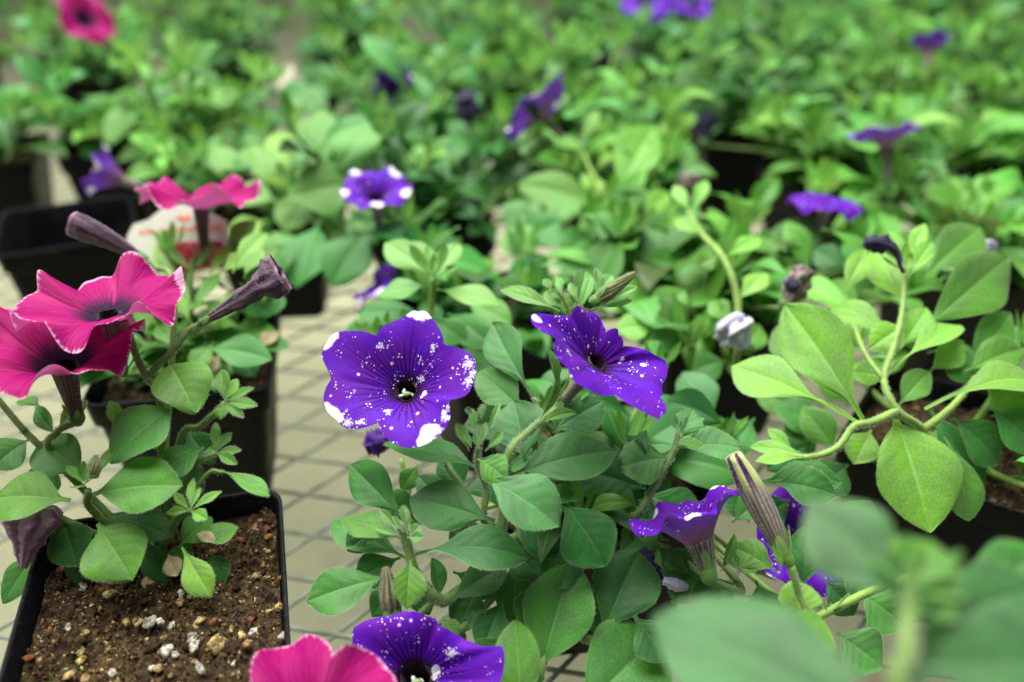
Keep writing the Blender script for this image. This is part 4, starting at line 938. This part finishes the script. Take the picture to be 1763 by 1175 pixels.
L((146,818),(70,760),76,.343,(-.15,.6,.78),col=C_MID,peak=.5,blunt=.66)
L((122,862),(-8,858),74,.332,(0,.68,.73),col=C_FRESH,peak=.55,blunt=.66)
L((160,852),(316,837),82,.330,(0,.66,.75),col=C_FRESH,peak=.5,blunt=.72)
L((168,902),(230,999),104,.334,(.1,.45,.88),col=C_FRESH,peak=.46,blunt=.7,fold=.06)
L((352,770),(272,818),58,.352,(0,.5,.86),col=C_MID)
L((313,942),(364,1029),50,.338,(.1,.45,.88),col=C_LIME,peak=.6)
L((348,938),(411,908),38,.343,(0,.65,.75),col=C_FRESH)
L((308,942),(366,892),50,.345,(-.1,.6,.8),col=C_FRESH)
L((54,756),(-14,806),62,.350,(0,.5,.86),col=C_MID)
L((110,892),(135,976),86,.347,(0,.35,.93),col=C_DEEP)
L((74,944),(6,1040),54,.352,(-.2,.3,.93),col=C_MID)
L((384,812),(464,856),24,.350,(.1,.75,.65),col=C_FRESH,peak=.6)
L((190,885),(300,925),62,.347,(.1,.5,.86),col=C_DEEP)
L((330,930),(300,985),44,.350,(0,.3,.95),col=C_MID)
L((255,930),(285,1005),50,.352,(0,.3,.95),col=C_DEEP)
L((362,950),(386,1005),34,.350,(.4,.3,.87),col=C_DEEP)
L((150,950),(130,1005),50,.352,(0,.3,.95),col=C_MID)
L((290,800),(350,850),60,.360,(0,.5,.87),col=C_DEEP)
L((230,800),(260,880),60,.360,(0,.4,.92),col=C_DEEP)
L((100,800),(60,850),60,.362,(0,.4,.92),col=C_DEEP)
L((320,740),(370,800),50,.368,(0,.4,.92),col=C_DEEP)
L((98,752),(60,700),30,.356,(-.3,.6,.75),col=C_MID)
L((98,740),(150,690),28,.356,(.3,.6,.75),col=C_FRESH)
L((70,700),(30,690),22,.356,(0,.8,.6),col=C_FRESH)
L((205,740),(190,690),22,.362,(.3,.4,.85),col=C_FRESH)
L((290,955),(306,992),34,.343,(.1,.4,.9),col=(.4,.36,.2),mat=M_DRY,name='leaf',lab='dried beige leaf')
L((262,985),(250,1020),24,.350,(.1,.5,.85),col=(.4,.36,.2),mat=M_DRY,lab='dried beige leaf')
L((375,938),(340,918),16,.342,(.1,.7,.7),col=(.4,.36,.2),mat=M_DRY,lab='dried beige leaf')
for (tx, ty, w) in ((333,823,15),(382,846,15),(357,895,20),(286,884,14),(300,850,13),(345,840,10)): L((328,880),(tx,ty),w,.338,(0,.6,.8),col=C_LIME,peak=.55,fold=.3)
for (tx, ty, w) in ((382,636,28),(444,699,19),(437,668,15),(380,722,24),(408,652,22),(420,720,16)): L((388,694),(tx,ty),w,.358,(0,.55,.83),col=C_FRESH,peak=.55,fold=.25)
for (tx, ty, w) in ((416,776,14),(398,745,16),(372,728,16),(408,800,16),(360,770,20)): L((372,780),(tx,ty),w,.355,(0,.6,.8),col=C_FRESH,peak=.55,fold=.3)
shoot(Bp, P(150,835,.328), U_-F_*.5, 9, .014, .7, C_FRESH, .34, 41)
bud(Bp, (160,822), (165,783), .322, 22, M_BUDGREEN, [.5,.9,1,.95,.8,.5,.2], sepals=4, sep_len=.8)
bud(Bp, (341,560), (486,472), .362, 62, M_BUDDARK, [.12,.18,.24,.30,.36,.42,.48,.56,.70,.92,.86], sepals=3, sep_len=.14, ridges=2, ridge=.24, twist=.6, hair=400, crumple=.45, open_=True)
bud(Bp, (252,448), (126,384), .40, 44, M_BUDDARK, [.22,.34,.46,.58,.68,.78,.88,.96,1,.92], sepals=3, sep_len=.2, ridges=3, ridge=.10, twist=.5, hair=200, crumple=.15, bendpx=(0,-4), open_=True)
bud(Bp, (60,872), (40,978), .336, 92, M_WILTPINK, [.7,1,.95,.8,.62,.45,.34,.25,.14], sepals=0, hair=0, crumple=.35, ridges=6, ridge=.14, twist=.6, name='wilted_flower')
stem(Bp, [rootB, (278,702,.352), (252,650,.352), (234,612,.354), (215,560,.352), ep1], .0017, .0013, C_STEM, 200)
stem(Bp, [rootB, (95,790,.352), (98,745,.348), ep2], .0015, .0013, C_STEM, 200)
stem(Bp, [(252,650,.352), (296,606,.356), (322,572,.36), (341,560,.362)], .0015, .0013, C_STEM, 200)
stem(Bp, [rootB, (310,760,.356), (345,735,.357), (388,694,.358)], .0016, .0013, C_STEM, 160)
stem(Bp, [rootB, (160,880,.342), (152,845,.330)], .0017, .0013, C_STEM, 160)
stem(Bp, [rootB, (300,900,.346), (328,880,.339)], .0015, .0011, C_STEM, 120)
stem(Bp, [rootB, (60,760,.353), (40,740,.352), (-10,680,.35)], .0015, .0012, C_STEM, 160)
stem(Bp, [rootB, (330,810,.354), (372,780,.355)], .0014, .0011, C_STEM, 120)
stem(Bp, [rootB, (350,825,.353), (386,813,.350)], .0010, .0008, C_STEM, 60)
stem(Bp, [rootB, (300,520,.385), (268,460,.398), (250,447,.40)], .0015, .0012, C_STEM, 60)
stem(Bp, [rootB, (100,890,.343), (60,874,.337)], .0014, .0012, C_STEM, 60)

# ------------------------------------------------------------------ plants cut off by the bottom edge
G = thing('petunia_plant', 'bright pink petunia flower poking in at the bottom edge', 'petunia plant', (-0.075, 0.062, 0.078))
Rf, nt = five(.029, .24, 71, .10, 2.6, .03)
M = frameZ(P(520,1243,.272), N3((.0,.75,.66)), 1.35)
g1, eg = flower(G, M, Rf, nt, 'pink', tube=.026, pistil=False, seed=71, depth=.011, ruffle=.003, curl=.001)
stem(G, [Vector((-0.075, 0.062, 0.079)), eg], .002, .0015, C_STEM, 40)
fill_plant(G, Vector((-0.075, 0.062, 0.079)), random.Random(9), 4, (.085, .10), (.01, .03), C_MID, .034, .6)
Fp = thing('petunia_plant', 'large blurred sage green shoot close to the camera', 'petunia plant', (0.112, 0.080, 0.078))
rootF = Vector((0.112, 0.080, 0.079)); L = lambda *a, **k: leaf(Fp, *a, **k)
L((1600,1290),(1122,1062),232,.172,(-.12,.66,.74),col=C_FG,peak=.60,blunt=.84,arch=.05,pet=.04)
L((1580,1060),(1392,860),160,.185,(-.2,.5,.84),col=C_FG,peak=.56,blunt=.95)
L((1570,1180),(1690,1040),150,.18,(.2,.5,.84),col=C_FG,peak=.5,blunt=.9)
L((1575,1030),(1600,930),130,.187,(.2,.4,.9),col=C_FRESH)
L((1580,1090),(1800,1010),100,.19,(.1,.7,.7),col=C_FG)
L((1560,1150),(1880,1150),150,.172,(.1,.65,.75),col=C_FG)
L((1540,1230),(1300,1360),160,.165,(-.1,.6,.8),col=C_FG)
L((1600,1220),(1740,1330),160,.165,(.1,.6,.8),col=C_FG)
L((1560,1060),(1640,1030),60,.185,(.1,.7,.7),col=C_FRESH)
L((1545,1030),(1500,970),60,.19,(0,.5,.86),col=C_FRESH)
L((1640,1040),(1800,950),90,.22,(.1,.6,.8),col=C_MID)
stem(Fp, [rootF, (1560,1260,.165), (1562,1130,.172), (1567,1020,.186)], .0022, .0016, C_STEM, 80)
shoot(Fp, P(1567,1020,.186), U_*.9-F_*.2, 8, .014, .7, C_FRESH, .3, 77)

# ------------------------------------------------------------------ the middle rows
def vis(p, m=260):
    x, y, z = proj(p); return z > 0.05 and -m < x < 1763+m and -m < y < 1175+m
def bgflower(pl, px, py, Z, n, D=.056, kind='purple', roll=0.0, seed=0, tips=5, tube=.026, to=None, **kw):
    Rf, nt = five(D/2, .13, seed, .06)
    M = frameZ(P(px, py, Z), N3(n), roll)
    wt = [(.93*D/2*math.cos(a), .93*D/2*math.sin(a), .0042) for a in [x+.63 for x in nt][:tips]]
    k = dict(depth=.010, r0=.0042, ruffle=.0025, curl=.002, nth=70, nq=14); k.update(kw)
    f, e = flower(pl, M, Rf, nt, kind, tube=tube, seed=seed, sepals=True, pistil=False, hero=False, whites=wt if kind == 'purple' else (), **k)
    stem(pl, [to or Vector(pl.location), e], .0015, .0012, C_STEM, 0)
    return f
def wilt(pl, b, t, Z, w, mat, prof=None, to=None, **kw):
    bud(pl, b, t, Z, w, mat, prof or [.35,.45,.6,.95,1,.7], sepals=3, hair=0, crumple=.6, name='wilted_flower', sep_len=.35, **kw)
    stem(pl, [to or Vector(pl.location), P(*b, Z)], .0013, .0011, C_STEM, 0)
def gridp(i, j, jit=0.012):
    r = random.Random(i*31+j*7); return (B0+BU*(0.172*i)+BV*(0.170*j)+Vector((r.uniform(-jit, jit), r.uniform(-jit, jit), 0)))

# pot behind the front pot: pink flower, plant tag
Dp = thing('petunia_plant', 'small-leaved petunia with one magenta flower seen edge-on by the white tag', 'petunia plant', (PD[0], PD[1], 0.078))
rootD = Vector((PD[0], PD[1], 0.079)); L = lambda *a, **k: leaf(Dp, *a, hair=False, **k)
Rf, nt = five(.0335, .12, 62, .06, 4.0, .02)
M = frameZ(P(345,330,.470), N3((.03,.96,.27)), 0.5)
p3, ep3 = flower(Dp, M, Rf, nt, 'pink', tube=.030, seed=62, depth=.009, ruffle=.0050, curl=.001, pistil=False, crease=.002)
stem(Dp, [rootD, (328,520,.46), (332,450,.465), ep3], .0017, .0014, C_STEM, 60)
for b, t, w, c in (((330,560),(262,420),22,C_LIME),((330,540),(380,470),24,C_FRESH),((335,530),(290,470),20,C_FRESH),((335,470),(372,420),16,C_FRESH),((332,470),(290,430),16,C_FRESH),((340,600),(430,570),60,C_MID),((350,600),(470,620),50,C_MID),
                   ((330,560),(300,500),26,C_LIME),((380,560),(420,500),34,C_FRESH),((370,590),(330,640),36,C_FRESH),((300,600),(270,560),26,C_FRESH),((400,520),(470,540),40,C_MID),((420,480),(455,430),30,C_FRESH),((380,470),(430,440),30,C_LIME),((400,600),(440,650),44,C_DEEP),((350,520),(395,540),26,C_FRESH),((430,520),(480,470),34,C_FRESH),((440,560),(490,510),40,C_MID),((400,470),(460,400),36,C_LIME),((390,430),(440,380),34,C_FRESH),((420,450),(480,430),40,C_FRESH),((300,520),(280,470),20,C_LIME),((360,480),(400,420),24,C_LIME),((440,590),(500,600),30,C_MID)):
    L(b, t, w, rng.uniform(.43,.47), (rng.uniform(-.2,.2),.6,.78), col=c, peak=.55)
for (b, t) in (((445,600),(480,570)),((380,610),(350,650)),((420,610),(400,640))):
    L(b, t, 30, .455, (0,.6,.8), col=(.3,.3,.1), mat=M_DRY, lab='dried tan leaf')
fill_plant(Dp, rootD, random.Random(12), 7, (.09, .135), (.015, .060), C_FRESH, .028, 1.2)
bgw = thing('plant_tag', 'white plastic plant tag with orange lettering and a red flower picture', 'plant tag', tuple(P(305,470,.50)))
tagM = frame(P(305,458,.50), U_*.93+F_*.2+R_*.03, -F_+U_*.35)
k = .50/FPX
def plate(pts, z0, z1, mat, nm, par):
    n = len(pts); vs = [(x*k, y*k, z0) for x, y in pts]+[(x*k, y*k, z1) for x, y in pts]
    put(nm, mesh_of(nm, vs, [tuple(range(n)), tuple(range(2*n-1, n-1, -1))]+[(i, n+i, n+(i+1) % n, (i+1) % n) for i in range(n)], mat, smooth=False), par, tagM)
M_TAGW = make_flat('tag_white', (0.55, 0.57, 0.47), 0.35, 0.05, 90, bump=0.02, trans=.15); M_TAGO = make_flat('tag_orange', (0.62, 0.16, 0.06), 0.5, 0.3, 500); M_TAGR = make_flat('tag_red', (0.40, 0.03, 0.055), 0.4, 0.75, 190)
M_TAGD = make_flat('tag_dark', (0.06, 0.01, 0.014), 0.4, 0.4, 190)
plate([(-26,-80),(26,-80),(30,-8),(82,-2),(84,60),(78,84),(44,100),(20,112),(-14,114),(-36,104),(-58,82),(-84,72),(-92,50),(-90,-8),(-30,-14)], 0, .0007, M_TAGW, 'card', bgw)
plate([(-36,-10),(78,-2),(76,46),(-38,40)], .0008, .0010, M_TAGR, 'printed_flower', bgw)
plate([(-30,2),(0,-4),(12,14),(-4,26),(-28,20)], .0011, .0012, M_TAGD, 'printed_flower_eye', bgw)
for i in range(13):                     # the line of small orange lettering, too soft to read
    x0 = -72+i*11.2; y0 = 54+i*1.15; h = (7, 9, 6, 8, 7)[i % 5]
    if i == 10: continue
    plate([(x0, y0), (x0+8.2, y0+.8), (x0+8, y0+h), (x0+.4, y0+h-1)], .0008, .0010, M_TAGO, 'lettering', bgw)
plate([(-12,84),(-2,92),(4,86),(10,96),(16,84),(2,80)], .0008, .0010, M_TAGO, 'printed_emblem', bgw)

# big-leaved plant left of the path
def mid(label, ij, group=None, pot_label=None, jit=0.0, seed=0, pos=None):
    p = Vector(pos) if pos else gridp(*ij); pl = thing('petunia_plant', label, 'petunia plant', (p.x, p.y, 0.078), group)
    pot((p.x, p.y), BR+random.Random(seed).uniform(-.25, .25), pot_label or 'black pot under the '+label.split(' ', 1)[1] if not pot_label else pot_label, seed=seed+9, nb=10)
    return pl, Vector((p.x, p.y, 0.079))
H1, r1 = mid('petunia with broad smooth leaves beside the tag and a small open purple flower', (0, 2), pot_label='black pot standing at the edge of the bare mesh strip', seed=1, pos=(-0.188, 0.650, 0))
L = lambda *a, **k: leaf(H1, *a, hair=False, **k)
for b, t, w, Z, c in (((572,312),(652,204),82,.60,C_FRESH),((566,300),(550,188),52,.62,C_FRESH),((478,350),(604,318),88,.58,C_FRESH),((550,380),(512,496),92,.58,C_MID),((640,392),(572,494),84,.56,C_MID),((470,330),(430,250),60,.62,C_FRESH),((480,350),(400,330),60,.6,C_FRESH),((500,300),(470,230),50,.64,C_LIME),
                      ((420,340),(370,250),50,.62,C_FRESH),((440,330),(500,260),50,.64,C_LIME),((490,400),(440,480),60,.6,C_MID),((460,380),(395,410),50,.6,C_LIME),((400,300),(340,260),46,.66,C_FRESH),((590,400),(560,340),50,.6,C_MID),((500,470),(470,400),60,.57,C_FRESH),((560,420),(600,380),60,.6,C_FRESH),((540,330),(490,400),70,.6,C_FRESH),((600,360),(650,420),66,.6,C_MID),((520,300),(590,270),60,.64,C_FRESH),((480,300),(540,240),50,.66,C_MID),((450,420),(490,470),60,.56,C_MID)):
    L(b, t, w, Z, (rng.uniform(-.2,.2),.5,.84), col=c, peak=.56, blunt=.7)
bgflower(H1, 646, 322, .535, (.05,.72,.69), .044, seed=81)
fill_plant(H1, r1, random.Random(3), 6, (.09, .13), (.02, .105), C_MID, .048, .8)
bgflower(H1, 165, 293, .60, (-.90,.35,.22), .036, seed=92, depth=.018, r0=.004, tube=.024, p=1.4)
# star-shaped shoot behind the flower in focus
H2, r2 = mid('petunia with a neat upright rosette shoot right behind the facing flower', (1, 1), pot_label='black pot behind the facing purple flower', seed=2, pos=(-0.012, 0.462, 0))
L = lambda *a, **k: leaf(H2, *a, hair=False, **k)
for b, t, w, Z, c in (((742,478),(662,418),50,.445,C_TIP),((738,492),(651,512),46,.44,C_TIP),((740,548),(614,540),50,.45,C_MID),((752,500),(862,528),44,.44,C_TIP),((748,478),(792,420),36,.455,C_TIP),((745,480),(700,415),40,.46,C_TIP),((742,550),(800,590),50,.45,C_MID),((770,540),(850,600),60,.46,C_MID),((800,520),(880,560),50,.47,C_FRESH),
                      ((820,590),(880,545),36,.46,C_LIME),((760,620),(850,640),60,.46,C_MID)):
    L(b, t, w, Z, (rng.uniform(-.15,.15),.6,.78), col=c, peak=.55)
shoot(H2, P(748,478,.44), Vector((0,-.2,1)), 12, .022, .6, C_TIP, .3, 88, hair=False)
stem(H2, [r2, (740,600,.45), (742,540,.447), (746,478,.442)], .002, .0015, C_STEML, 0)
fill_plant(H2, r2, random.Random(4), 6, (.085, .115), (.02, .105), C_MID, .048, .8)
bgflower(H2, 655, 478, .54, (-.6,.6,.3), .045, seed=83, to=r2)
# plants behind the second flower
H3, r3 = mid('petunia behind the tilted flower with a wilted lavender bloom and a curving pale stem', (2, 1), pot_label='black pot behind the tilted purple flower', seed=3, pos=(0.128, 0.488, 0))
L = lambda *a, **k: leaf(H3, *a, hair=False, **k)
for b, t, w, Z, c in (((1230,735),(1175,640),74,.43,C_SAGE),((1120,690),(1070,640),60,.45,C_FRESH),((1255,620),(1190,640),50,.46,C_MID),((1190,560),(1120,600),60,.47,C_MID),((1110,560),(1180,500),60,.48,C_FRESH),((1200,700),(1250,780),60,.44,C_MID),((1130,560),(1060,570),50,.47,C_LIME),((1160,620),(1110,560),50,.46,C_FRESH)):
    L(b, t, w, Z, (rng.uniform(-.15,.15),.5,.84), col=c, peak=.55)
stem(H3, [r3, (1262,640,.46), (1270,520,.46), (1245,445,.47), (1210,405,.50), (1185,365,.52)], .0022, .0015, C_STEML, 0)
for b, t, w, Z, c in (((1245,445),(1310,410),34,.47,C_LIME),((1215,408),(1160,380),30,.5,C_LIME),((1268,520),(1320,470),40,.46,C_LIME),((1266,560),(1220,520),40,.46,C_FRESH),((1190,370),(1215,310),26,.52,C_LIME),((1188,368),(1160,320),24,.52,C_LIME),((1264,620),(1310,560),50,.455,C_FRESH),((1240,440),(1200,460),30,.47,C_FRESH)): L(b, t, w, Z, (rng.uniform(-.3,.3),.5,.8), col=c, peak=.58)
fill_plant(H3, r3, random.Random(6), 12, (.09, .125), (.02, .115), C_FRESH, .053, 1.0)
wilt(H3, (1290,605), (1250,548), .44, 66, M_WILTPALE, [.25,.4,.7,1,.9,.5], to=r3)
wilt(H3, (1130,560), (1095,500), .52, 74, M_WILTTAN, [.3,.5,.8,1,.9], to=r3)
wilt(H3, (1350,530), (1388,462), .45, 44, M_WILTTAN, [.4,.7,1,.9,.7], to=r3)
bud(H3, (1362,505), (1372,478), .447, 34, M_WILTDARK, [.5,1,.9,.5], sepals=0, hair=0, crumple=.4, name='wilted_flower')
H4, r4 = mid('petunia with a pale violet flower turned away above a forked lime stem', (2, 2), pot_label='black pot under the forked lime stem', seed=4, pos=(0.085, 0.665, 0))
L = lambda *a, **k: leaf(H4, *a, hair=False, **k)
for b, t, w, Z, c in (((1042,362),(890,318),64,.60,C_FRESH),((1055,350),(1130,215),80,.60,C_LIME),((1008,378),(1136,462),74,.56,C_SAGE),((1060,370),(1000,300),40,.6,C_LIME),((960,300),(900,230),60,.66,C_FRESH),((930,340),(880,400),70,.6,C_MID),((1130,410),(1230,400),40,.58,C_LIME),((1000,260),(940,280),40,.64,C_LIME),((1150,400),(1200,450),46,.57,C_FRESH)):
    L(b, t, w, Z, (rng.uniform(-.2,.2),.5,.84), col=c, peak=.55)
stem(H4, [r4, (1150,412,.57), (1095,385,.58), (1055,362,.585), (1020,300,.61), (995,245,.63)], .0023, .0015, C_STEML, 0)
for b, t, w, Z, c in (((1022,302),(1060,240),30,.61,C_LIME),((1005,262),(960,240),26,.62,C_LIME),((1100,386),(1150,330),40,.58,C_LIME),((1000,255),(1030,190),24,.63,C_LIME),((1140,408),(1180,350),36,.57,C_LIME),((1050,360),(1010,420),50,.58,C_FRESH)): L(b, t, w, Z, (rng.uniform(-.3,.3),.5,.8), col=c, peak=.58)
bgflower(H4, 922, 186, .64, (-.64,.76,-.10), .066, seed=84, to=P(998,250,.63), roll=1.0, tube=.032)
fill_plant(H4, r4, random.Random(7), 12, (.09, .135), (.02, .115), C_FRESH, .053, 1.0)
wilt(H4, (800,240), (806,160), .72, 36, M_WILTDARK, to=r4)
wilt(H4, (1175,350), (1188,300), .62, 30, M_WILTTAN, to=r4)
for b, t, w, Z, c in (((900,425),(965,380),74,.56,C_MID),((930,445),(868,398),64,.55,C_FRESH),((960,450),(1015,405),64,.55,C_MID),((895,360),(965,425),66,.585,C_DEEP),((940,400),(990,340),60,.58,C_FRESH),((880,440),(940,490),60,.54,C_DEEP)): L(b, t, w, Z, (rng.uniform(-.2,.2),.5,.84), col=c, peak=.55)
H5, r5 = mid('petunia at the back with a drooping purple flower among dense leaves', (3, 2), pot_label='black pot under the drooping purple flower', seed=5)
fill_plant(H5, r5, random.Random(8), 12, (.10, .145), (.02, .115), C_FRESH, .053, 1.0)
bgflower(H5, 1425, 338, .56, (.1,.93,.34), .050, seed=85, curl=.012, to=r5, tips=0)
H6, r6 = mid('petunia at the back with a flat purple flower seen from the side', (4, 2), pot_label='black pot under the flat side-on purple flower', seed=6)
fill_plant(H6, r6, random.Random(10), 12, (.10, .145), (.02, .115), C_FRESH, .053, 1.0)
bgflower(H6, 1522, 226, .60, (-.10,.985,.04), .050, seed=86, to=P(1535,330,.61), tube=.03)
wilt(H6, (1212,250), (1216,195), .72, 36, M_WILTDARK)
H7, r7 = mid('petunia behind the lime green plant with one violet petal showing', (3, 1), pot_label='black pot behind the lime green petunia', seed=7)
fill_plant(H7, r7, random.Random(11), 12, (.085, .125), (.02, .115), C_FRESH, .053, 1.0)
for b, t, w, Z, c in (((1440,500),(1510,470),50,.49,C_MID),((1480,530),(1420,490),54,.48,C_FRESH),((1460,470),(1400,430),50,.52,C_DEEP),((1500,480),(1450,420),50,.51,C_MID)): leaf(H7, b, t, w, Z, (rng.uniform(-.2,.2),.5,.84), col=c, peak=.55, hair=False)
wilt(H7, (1690,460), (1698,415), .50, 36, M_WILTPALE, to=r7)
H8, r8 = mid('petunia with a purple and white flower dangling over a dark gap', (1, 3), pot_label='black pot under the dangling purple and white flower', seed=8, pos=(-0.10, 0.90, 0))
fill_plant(H8, r8, random.Random(14), 12, (.10, .14), (.02, .115), C_MID, .053, 1.0)
bgflower(H8, 684, 150, .80, (.72,.0,.60), .058, seed=88, to=P(600,130,.85), tube=.026)
for b, t, w, Z, c in (((575,205),(500,160),56,.84,C_MID),((560,240),(490,225),54,.80,C_FRESH),((590,170),(530,110),50,.88,C_DEEP),((560,150),(480,180),50,.86,C_MID)): leaf(H8, b, t, w, Z, (rng.uniform(-.2,.2),.5,.84), col=c, peak=.55, hair=False)
stem(H8, [r8, (580,90,.86), (600,135,.82), (640,140,.81)], .0023, .0015, C_STEML, 0)
H9, r9 = mid('bushy petunia on the far left with a wilting pink flower on top', (-1, 5), pot_label='black pot at the far left corner of the bench', seed=9, pos=(-0.50, 1.06, 0))
fill_plant(H9, r9, random.Random(15), 9, (.11, .16), (.02, .105), C_MID, .048, 1.1)
bgflower(H9, 150, 30, .93, (.72,.25,.64), .062, 'pink', seed=89, to=r9, tube=.02)
H10, r10 = mid('petunia spilling its leaves over the left-hand black pot wall', (-1, 3), pot_label='black pot with a broad dark wall on the left', seed=10, pos=(-0.372, 0.802, 0))
fill_plant(H10, r10, random.Random(16), 9, (.10, .135), (.02, .105), C_FRESH, .048, 1.0)
L = lambda *a, **k: leaf(H10, *a, hair=False, **k)
for b, t, w, Z, c in (((232,170),(192,250),56,.76,C_FRESH),((370,200),(310,254),64,.74,C_FRESH),((380,150),(290,110),46,.78,C_FRESH),((420,160),(350,190),50,.76,C_FRESH),((200,160),(120,210),30,.78,C_MID)):
    L(b, t, w, Z, (rng.uniform(-.2,.2),.5,.84), col=c, peak=.5)
H11, r11 = mid('petunia in the shade at the left edge above brown soil', (-2, 4), pot_label='black pot at the left edge with brown soil', seed=11, pos=(-0.478, 0.772, 0))
fill_plant(H11, r11, random.Random(17), 7, (.11, .15), (.02, .105), C_MID, .048, .8)
H12, r12 = mid('petunia at the back with a faded violet funnel flower', (4, 4), pot_label='black pot under the faded violet funnel flower', seed=12)
fill_plant(H12, r12, random.Random(18), 8, (.11, .15), (.02, .105), C_MID, .048, 1.0)
bgflower(H12, 1600, 66, .82, (.05,.98,-.08), .036, seed=93, depth=.016, r0=.005, tube=.030, p=1.4, tips=0)
H13, r13 = mid('petunia in the top row with two deep purple flowers cut by the frame', (3, 5), pot_label='black pot of the two deep purple flowers at the top', seed=13)
fill_plant(H13, r13, random.Random(19), 8, (.11, .15), (.02, .105), C_MID, .048, 1.0)
bgflower(H13, 1115, -4, .95, (.1,.5,.86), .062, seed=90, curl=.01, tips=0); bgflower(H13, 1200, 2, .95, (.3,.45,.8), .052, seed=91, curl=.012, tips=0)
t2 = thing('plant_tag', 'blank cream plant tag lying in the leaves near the dangling flower', 'plant tag', tuple(P(482,130,.86)))
k = .86/FPX; tagM = frame(P(482,140,.86), U_*.6+R_*.5, -F_+U_*.6)
plate([(-14,-8),(11,-11),(17,20),(6,36),(-13,30)], 0, .0008, make_flat('tag_cream', (.45,.40,.30), .5, .1), 'card', t2)

# ------------------------------------------------------------------ the rows behind, one plant and one pot each
taken = [tuple(o.location)[:2] for o in SC.objects if o.name.startswith('nursery_pot')]
G_P = 'flowerless petunias filling the blurred back rows'; G_N = 'black pots of the blurred back rows'
BACK = []
for j in range(0, 7):
    for i in range(-3, 10):
        p = gridp(i, j, .014); u = 0.172*i; v = 0.170*j
        if u < U0+.06 or u > U1-.05 or v > V1-.05: continue
        if any(math.hypot(p.x-a, p.y-b) < 0.104 for a, b in taken): continue
        top = proj(p+Vector((0, 0, .12))); bot = proj(p+Vector((0, 0, .06)))
        if not (-190 < top[0] < 1763+190 and -120 < top[1] and top[1] < 1000): continue
        if j < 1 or (i <= 0 and j <= 2 and p.y < 0.6): continue
        far = top[2]
        pot((p.x, p.y), BR+random.Random(i*5+j).uniform(-.3, .3), 'black square pot mostly hidden by blurred plants in the back rows', G_N, seed=i*3+j+60)
        rr = random.Random(i*13+j*101+5)
        colr = rr.choice([C_MID, C_FRESH, C_SAGE, C_DEEP, C_MID, C_DEEP, tuple(a*.8 for a in C_FRESH)])
        BACK.append(gen_plant('petunia_plant', 'leafy petunia without flowers in the blurred back rows', (p.x, p.y), G_P, nst=12, h=(.10, .178), reach=(.015, .112), col=colr, scale=.047, seed=i*17+j*3, dens=1.0 if far < 1.0 else .9, clip=lambda q: vis(q, 200)))

# each is told apart by the nearest flower one can find
MARK = [('drooping purple flower', 1425, 340), ('flat side-on purple flower', 1522, 232), ('faded violet funnel flower', 1600, 110), ('two purple flowers at the top', 1150, 8), ('pale violet flower turned away', 922, 186),
        ('dangling purple and white flower', 684, 150), ('pink flower at the top', 150, 30), ('small open purple flower', 648, 328)]
buck = {}
for o in BACK:
    x, y, z = proj(Vector(o.location)+Vector((0, 0, .05)))
    nm, mx, my = min(MARK, key=lambda m: math.hypot(x-m[1], (y-m[2])*1.6))
    dx, dy = x-mx, (y-my)*1.6
    d = ('to the right of' if dx > 0 else 'to the left of') if abs(dx) > abs(dy) else ('below' if dy > 0 else 'above')
    buck.setdefault((nm, d), []).append((math.hypot(dx, dy), o))
for (nm, d), l in buck.items():
    for r_, (_, o) in enumerate(sorted(l, key=lambda t: t[0])):
        o['label'] = ('nearest', 'second nearest', 'third nearest', 'fourth nearest', 'fifth nearest', 'sixth nearest')[min(r_, 5)]+' blurred flowerless petunia '+d+' the '+nm
